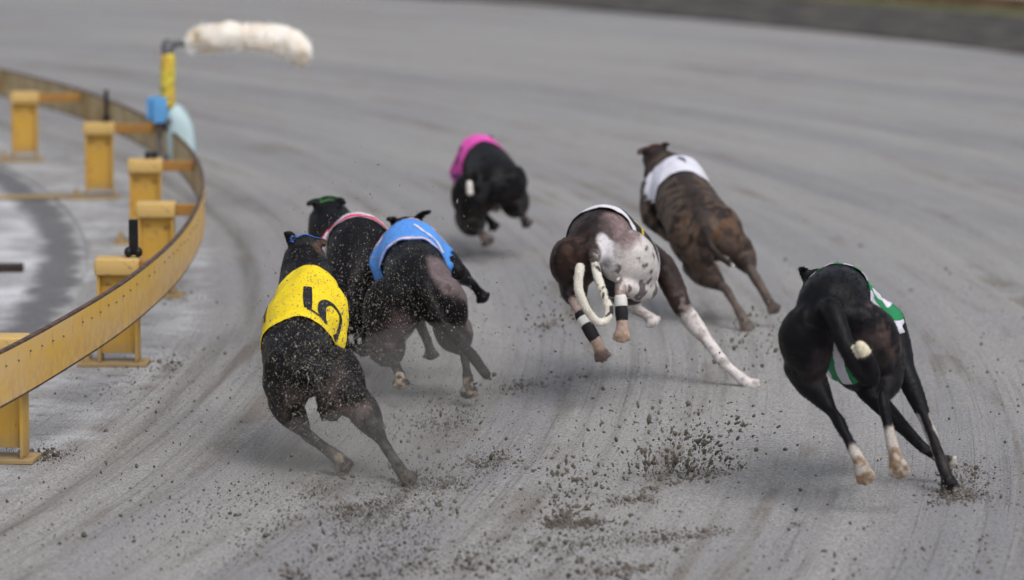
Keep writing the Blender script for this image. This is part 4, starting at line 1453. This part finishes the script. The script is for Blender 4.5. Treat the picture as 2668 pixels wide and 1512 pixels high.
DOGS['green'] = dict(seed=6, lean=-0.08, label='black greyhound in a green and white striped jacket, nearest the right edge', coat=coat6,
    spine=[(2155, 775, 11.90), (2158, 722, 11.98), (2172, 688, 12.16), (2190, 697, 12.36), (2222, 738, 12.58), (2200, 730, 12.76), (2128, 703, 12.94), (2110, 790, 13.16)],
    rad={0: (0.05, 0.06), 1: (0.112, 0.10), 2: (0.108, 0.11), 3: (0.114, 0.155), 4: (0.118, 0.178)},
    hl=[(2094, 862, 12.00), (2085, 955, 12.10), (2180, 1090, 11.94), (2232, 1188, 11.86), (2264, 1266, 11.86)], leg_scale=1.22, calf=1.3,
    hr=[(2276, 860, 12.00), (2312, 960, 12.10), (2302, 1050, 11.92), (2326, 1165, 11.88), (2349, 1248, 11.88)],
    fl=[(2190, 850, 12.60), (2260, 1018, 12.48), (2405, 1168, 12.42), (2455, 1196, 12.40), (2492, 1214, 12.40)],
    fr=[(2322, 835, 12.56), (2358, 965, 12.42), (2434, 1150, 12.30), (2462, 1228, 12.24), (2482, 1288, 12.22)],
    tail=[(2170, 810, 11.86), (2205, 900, 11.80), (2240, 965, 11.78), (2268, 990, 11.77), (2272, 962, 11.76), (2254, 920, 11.75), (2240, 900, 11.75)], tail_r=(0.036, 0.020),
    ears={'l': (2086, 698, 12.9)},
    jacket=dict(t=(2.15, 4.25), mat='j_green', under=0.25))
BUILT = {}
for k, spc in DOGS.items():
    BUILT[k] = Dog(spc)
    if False:
        for kk, jj in BUILT[k].J.items():
            print(k, kk, [round(float(np.linalg.norm(jj[i + 1] - jj[i])), 3) for i in range(4)], 'tip z', round(float(jj[4][2]), 3))
        D = BUILT[k].dorsal
        print(k, 'spine', [round(float(np.linalg.norm(D[i + 1] - D[i])), 3) for i in range(6)], 'z', [round(float(q[2]), 2) for q in D])
# ------------------------------------------------------------------ dirt thrown up by the dogs
def lump_templates(n=10, sub=1):
    out = []
    for i in range(n):
        bm = bmesh.new()
        bmesh.ops.create_icosphere(bm, subdivisions=sub, radius=1.0)
        bm.verts.index_update()
        V = np.array([v.co[:] for v in bm.verts])
        Fc = np.array([[v.index for v in f.verts] for f in bm.faces])
        bm.free()
        V = V * (0.55 + 0.9 * rng.random((len(V), 1))) * rng.uniform(0.6, 1.2, (1, 3))
        out.append((V, Fc))
    return out
LUMPS = lump_templates()
GRAIN = [(np.array([(1, 0, -0.5), (-0.6, 0.9, -0.4), (-0.6, -0.9, -0.4), (0.1, 0, 0.9)]), np.array([(0, 2, 1), (0, 1, 3), (1, 2, 3), (2, 0, 3)]))]

def scatter(name, pos, size, mat, label, cat, temps=LUMPS, stretch=None):
    Vs, Fs, o = [], [], 0
    idx = rng.integers(0, len(temps), len(pos))
    for i in range(len(pos)):
        V, Fc = temps[idx[i]]
        a, b, c_ = rng.uniform(0, 2 * math.pi, 3)
        ca, sa, cb, sb = math.cos(a), math.sin(a), math.cos(b), math.sin(b)
        Rm = np.array([[ca, -sa, 0], [sa, ca, 0], [0, 0, 1]]) @ np.array([[1, 0, 0], [0, cb, -sb], [0, sb, cb]])
        W = (V * size[i]) @ Rm.T
        if stretch is not None:
            d = stretch[i]
            n_ = nrm(d)
            W = W + np.outer(W @ n_, n_) * np.linalg.norm(d)
        Vs.append(W + pos[i]); Fs.append(Fc + o); o += len(V)
    me = fast_mesh(name, np.vstack(Vs), np.vstack(Fs))
    ob = link(name, me, mat)
    return tag(ob, label, cat, kind='stuff')

def gz(pos, lift=0.0):
    pos[:, 2] = lift
    return pos

# rows of crumbs torn out of the surface: x0,y0,x1,y1 (photo), count, half width in m, size
ROWS = [(1290, 1020, 1520, 985, 260, 0.05, .006), (1400, 860, 1500, 835, 120, 0.05, .006), (1500, 870, 1560, 905, 60, .05, .005), (1900, 900, 2010, 880, 90, 0.07, .006),
        (1960, 1008, 2060, 988, 70, .02, .006), (1240, 1215, 1330, 1190, 170, 0.05, .006), (1060, 1260, 1200, 1262, 200, .05, .005), (1080, 1130, 1210, 1085, 220, .08, .006),
        (880, 1340, 1020, 1310, 320, .06, .006), (620, 1300, 880, 1275, 200, .08, .005), (560, 1380, 1150, 1345, 420, .12, .006), (600, 1455, 1250, 1415, 460, .12, .007), (700, 1500, 1300, 1480, 380, .07, .008),
        (1430, 1368, 1570, 1362, 170, .02, .008), (1580, 1308, 1780, 1290, 220, .03, .006), (1660, 1285, 1960, 1218, 360, .03, .007), (1400, 1425, 1880, 1395, 300, .04, .007), (1300, 1440, 1900, 1410, 180, .10, .006),
        (1480, 1500, 1700, 1480, 200, .05, .009), (2440, 1300, 2560, 1292, 130, .03, .007), (2480, 1240, 2560, 1225, 110, .05, .006), (2150, 1460, 2668, 1440, 90, .12, .006), (2200, 1490, 2600, 1480, 60, .05, .006),
        (370, 945, 450, 955, 90, .08, .008), (60, 1180, 160, 1190, 140, .05, .010), (440, 770, 510, 780, 60, .08, .006), (180, 900, 420, 1060, 120, .18, .005), (2300, 980, 2668, 900, 60, .5, .005), (100, 1380, 520, 1300, 60, .3, .005)]
pos, siz = [], []
for x0, y0, x1, y1, n, hw, sz in ROWS:
    n = int(n * 1.1)
    a, b = G(x0, y0), G(x1, y1)
    t = rng.random(n)
    q = a[None] * (1 - t[:, None]) + b[None] * t[:, None]
    lump = 0.35 + 0.65 * vnoise(np.stack([t * 9, t * 0 + n, t * 0], 1), 1.0, n)
    q[:, :2] += rng.normal(0, 1, (n, 2)) * hw * np.array([0.8, 1.6]) * (1.2 - lump[:, None] * 0.6)
    r = sz * 0.50 * np.clip(np.exp(rng.normal(-0.25, 0.7, n)), 0, 2.6) * lump
    q[:, 2] = r * 0.3 + 0.002
    pos.append(q); siz.append(r)
n = 1500
q = np.array([G(x, y) for x, y in zip(rng.uniform(-40, 2700, n), 380 + 1140 * rng.random(n) ** 0.6)])
d = np.hypot(q[:, 0] - RC[0], q[:, 1] - RC[1]) - RR
q = q[d > 0.02]
q[:, 2] = 0.003
pos.append(q); siz.append(0.0034 * np.exp(rng.normal(-0.2, 0.5, len(q))))
scatter('soil_crumbs', np.vstack(pos), np.concatenate(siz), M['soil'], 'brown soil crumbs and torn furrows lying on the grey track', 'soil crumbs')

# fine torn-up soil along the same furrows
pos, siz = [], []
for x0, y0, x1, y1, n, hw, sz in ROWS:
    n = int(n * 5.0)
    a, b = G(x0, y0), G(x1, y1)
    t = rng.random(n) * 1.1 - 0.05
    q = a[None] * (1 - t[:, None]) + b[None] * t[:, None]
    lump = vnoise(np.stack([t * 11, t * 0 + n, t * 0], 1), 1.0, n)
    q[:, :2] += rng.normal(0, 1, (n, 2)) * hw * np.array([1.3, 2.8]) * (1.5 - lump[:, None])
    q = q[rng.random(n) < 0.35 + lump]
    q[:, 2] = 0.002
    pos.append(q); siz.append(0.0016 * np.exp(rng.normal(0, 0.5, len(q))))
scatter('fine_soil', np.vstack(pos), np.concatenate(siz), M['soil'], 'fine dark soil sprinkled in streaks over the track', 'soil crumbs', temps=GRAIN)

# bursts in the air: (cx, cy, Y, sx, sy, sY, n, size)
def burst(name, items, label):
    pos, siz, stv = [], [], []
    for cx, cy, Y, sx, sy, sY, n, sz, slope in items:
        n = int(n * 1.45)
        u = rng.normal(0, 1, (n, 3))
        for k in range(n):
            x = cx + u[k, 0] * sx
            y = cy + u[k, 1] * sy + slope * u[k, 0] * sx
            p = P(x, y, Y + u[k, 2] * sY)
            r = sz * 0.50 * min(math.exp(rng.normal(-0.45, 0.75)), 3.2)
            if p[2] < r:
                p = G(x, y, r * 0.5)
            pos.append(p); siz.append(r)
            stv.append(nrm([u[k, 0] * 0.6 + 0.2, 0.2, 0.6 + abs(u[k, 1]) * 0.3]) * rng.uniform(0, 0.9))
    return scatter(name, np.array(pos), np.array(siz), M['soil'], label, 'soil spray', stretch=stv)
burst('soil_spray', [(1740, 1205, 12.55, 105, 38, .06, 520, .0050, -0.32), (1800, 1130, 12.6, 75, 48, .06, 230, .0046, -0.25), (1720, 1150, 12.5, 90, 70, .12, 170, .0052, -0.1),
                     (1830, 1215, 12.6, 70, 16, .05, 240, .0050, -0.15), (1750, 1040, 12.5, 150, 70, .2, 70, .0048, 0)],
      'fan of dark soil thrown up from the track between the runners')
burst('soil_spray', [(1475, 1270, 12.2, 55, 45, .05, 170, .0052, -0.2), (1465, 1345, 12.05, 26, 22, .04, 150, .0058, 0), (1520, 1240, 12.3, 60, 50, .1, 60, .0045, 0), (1560, 1355, 12.0, 60, 14, .06, 70, .0052, 0)],
      'small burst of dark soil lifting off the track at bottom centre')
burst('soil_spray', [(1160, 1060, 13.7, 60, 40, .1, 210, .0042, -0.2), (1130, 1120, 13.3, 90, 35, .1, 160, .0042, -0.1), (1300, 1190, 12.8, 70, 30, .1, 150, .0040, -0.2), (1080, 1250, 12.35, 70, 40, .06, 240, .0038, 0)],
      'brownish soil thrown up behind the blue-jacketed dog')
burst('soil_spray', [(1450, 820, 15.2, 45, 40, .1, 130, .0052, -0.2), (1950, 880, 15.6, 45, 45, .15, 190, .0050, -0.2), (1960, 930, 15.0, 70, 30, .15, 90, .0050, -0.2), (1700, 930, 14.0, 150, 50, .2, 60, .0042, 0)],
      'scattered soil flying behind the spotted and brindle dogs')
burst('soil_spray', [(960, 1330, 11.6, 210, 60, .2, 330, .0029, -0.1), (900, 1400, 11.3, 260, 60, .2, 300, .0031, 0), (1350, 1400, 11.2, 260, 70, .25, 120, .0040, 0), (1150, 1300, 11.8, 200, 60, .3, 200, .0040, 0)],
      'haze of brown crumbs hanging over the track in the foreground')
burst('soil_spray', [(2480, 1285, 12.25, 45, 18, .05, 190, .0050, -0.05), (2520, 1235, 12.35, 40, 25, .06, 80, .0045, 0)],
      'soil kicked up round the planted paw at lower right')

# pale sand grains hanging in front of the leading bunch
n = 11000
u = rng.random(n)
px = np.where(u < 0.62, rng.normal(850, 95, n), rng.normal(1040, 125, n))
py = np.where(u < 0.62, rng.normal(960, 160, n), rng.normal(830, 150, n))
Y = rng.uniform(11.9, 12.55, n)
Y = np.where((u >= 0.62) & (rng.random(n) < 0.6), rng.uniform(12.6, 13.9, n), Y)
pos = np.array([P(a, b, c_) for a, b, c_ in zip(px, py, Y)])
keep = pos[:, 2] > 0.01
pos = pos[keep]
siz = 0.0009 * np.exp(rng.normal(0.0, 0.5, len(pos)))
scatter('sand_grains', pos, siz, M['grains'], 'pale sand grains hanging in the air around the yellow and blue jackets', 'sand grains', temps=GRAIN,
        stretch=[rng.normal(0, 1, 3) * np.array([0.5, 0.2, 1.0]) for _ in range(len(pos))])

# the biggest clods in flight, one by one
CL = [(1793, 1052, 12.2, 17, "lone round soil clod flying high above the soil fan, below the spotted dog's stretched leg"),
      (1738, 1174, 12.35, 19, 'dark soil clod in the left heart of the big soil fan'),
      (1835, 1155, 12.5, 19, 'dark soil clod high on the right side of the big soil fan'),
      (1448, 1293, 12.1, 19, 'dark soil clod at the top of the small burst at bottom centre'),
      (1645, 1342, 11.6, 18, 'lone soil clod just right of the small burst at bottom centre'),
      (1473, 1413, 11.2, 23, 'flattened brown soil clod just below the small burst at bottom centre'),
      (1763, 1429, 11.3, 21, 'large soil clod near the bottom edge, straight below the big soil fan'),
      (1219, 1456, 11.1, 23, 'large soil clod close to the bottom edge, below the blue-jacketed dog'),
      (1516, 1458, 11.1, 21, 'soil clod nearest the bottom edge right of centre, below the flattened clod'),
      (820, 1421, 11.2, 16, 'soil clod near the bottom edge, straight below the yellow-jacketed dog'),
      (760, 1186, 12.0, 14, "small soil clod flying left of the yellow-jacketed dog's hind legs"),
      (1971, 1172, 12.4, 15, "soil clod flying left of the striped-jacketed dog's lifted hind paw"),
      (1045, 1150, 12.1, 14, "small soil clod flying just right of the yellow-jacketed dog's right hind leg"),
      (1390, 1226, 12.2, 15, 'small soil clod flying above and left of the small burst at bottom centre')]
big = lump_templates(7, 2)
for i, (x, y, Y, d, lab) in enumerate(CL):
    p = P(x, y, Y)
    r = d * 0.5 * Y / F_PX
    if p[2] < r: p = G(x, y, r * 0.6)
    V, Fc = big[i % len(big)]
    V = V / np.abs(V).max()
    V = V * (0.75 + 0.6 * fbm(V, 2.2, 3 + i)[:, None])
    o = link('dirt_clod', fast_mesh('dirt_clod', V, Fc), M['soil'])
    o.location = Vector(p)
    o.scale = (r * random.uniform(0.95, 1.3), r, r * random.uniform(0.7, 0.95))
    o.rotation_euler = (random.uniform(-.4, .4), random.uniform(-.4, .4), random.uniform(0, 6))
    tag(o, lab, 'clod', 'big soil clods in flight')

# thin dust hanging low behind the bunch
def dust_mat(dens):
    m = bpy.data.materials.new('dust_air')
    m.use_nodes = True
    t = m.node_tree
    t.nodes.remove(t.nodes['Principled BSDF'])
    v = t.nodes.new('ShaderNodeVolumePrincipled')
    v.inputs['Color'].default_value = (0.80, 0.77, 0.73, 1)
    v.inputs['Density'].default_value = dens
    v.inputs['Anisotropy'].default_value = 0.2
    t.links.new(v.outputs[0], t.nodes['Material Output'].inputs['Volume'])
    return m
for (x, y, Y, rx, ry, rz, dens, lab) in (
        (960, 1190, 12.55, 0.36, 0.42, 0.17, 0.85, "thin dust hanging round the yellow-jacketed dog's hind legs"),
        (1120, 985, 13.75, 0.34, 0.40, 0.20, 0.42, "thin dust hanging low behind the blue-jacketed dog")):
    c_ = P(x, y, Y)
    mb = MB(); mb.ball(c_, (rx, ry, rz), 32, 20)
    tag(mb.build('dust_cloud', dust_mat(dens), None, True), lab, 'dust', kind='stuff')

for o in bpy.data.objects:
    if '_local' in o:
        del o['_local']
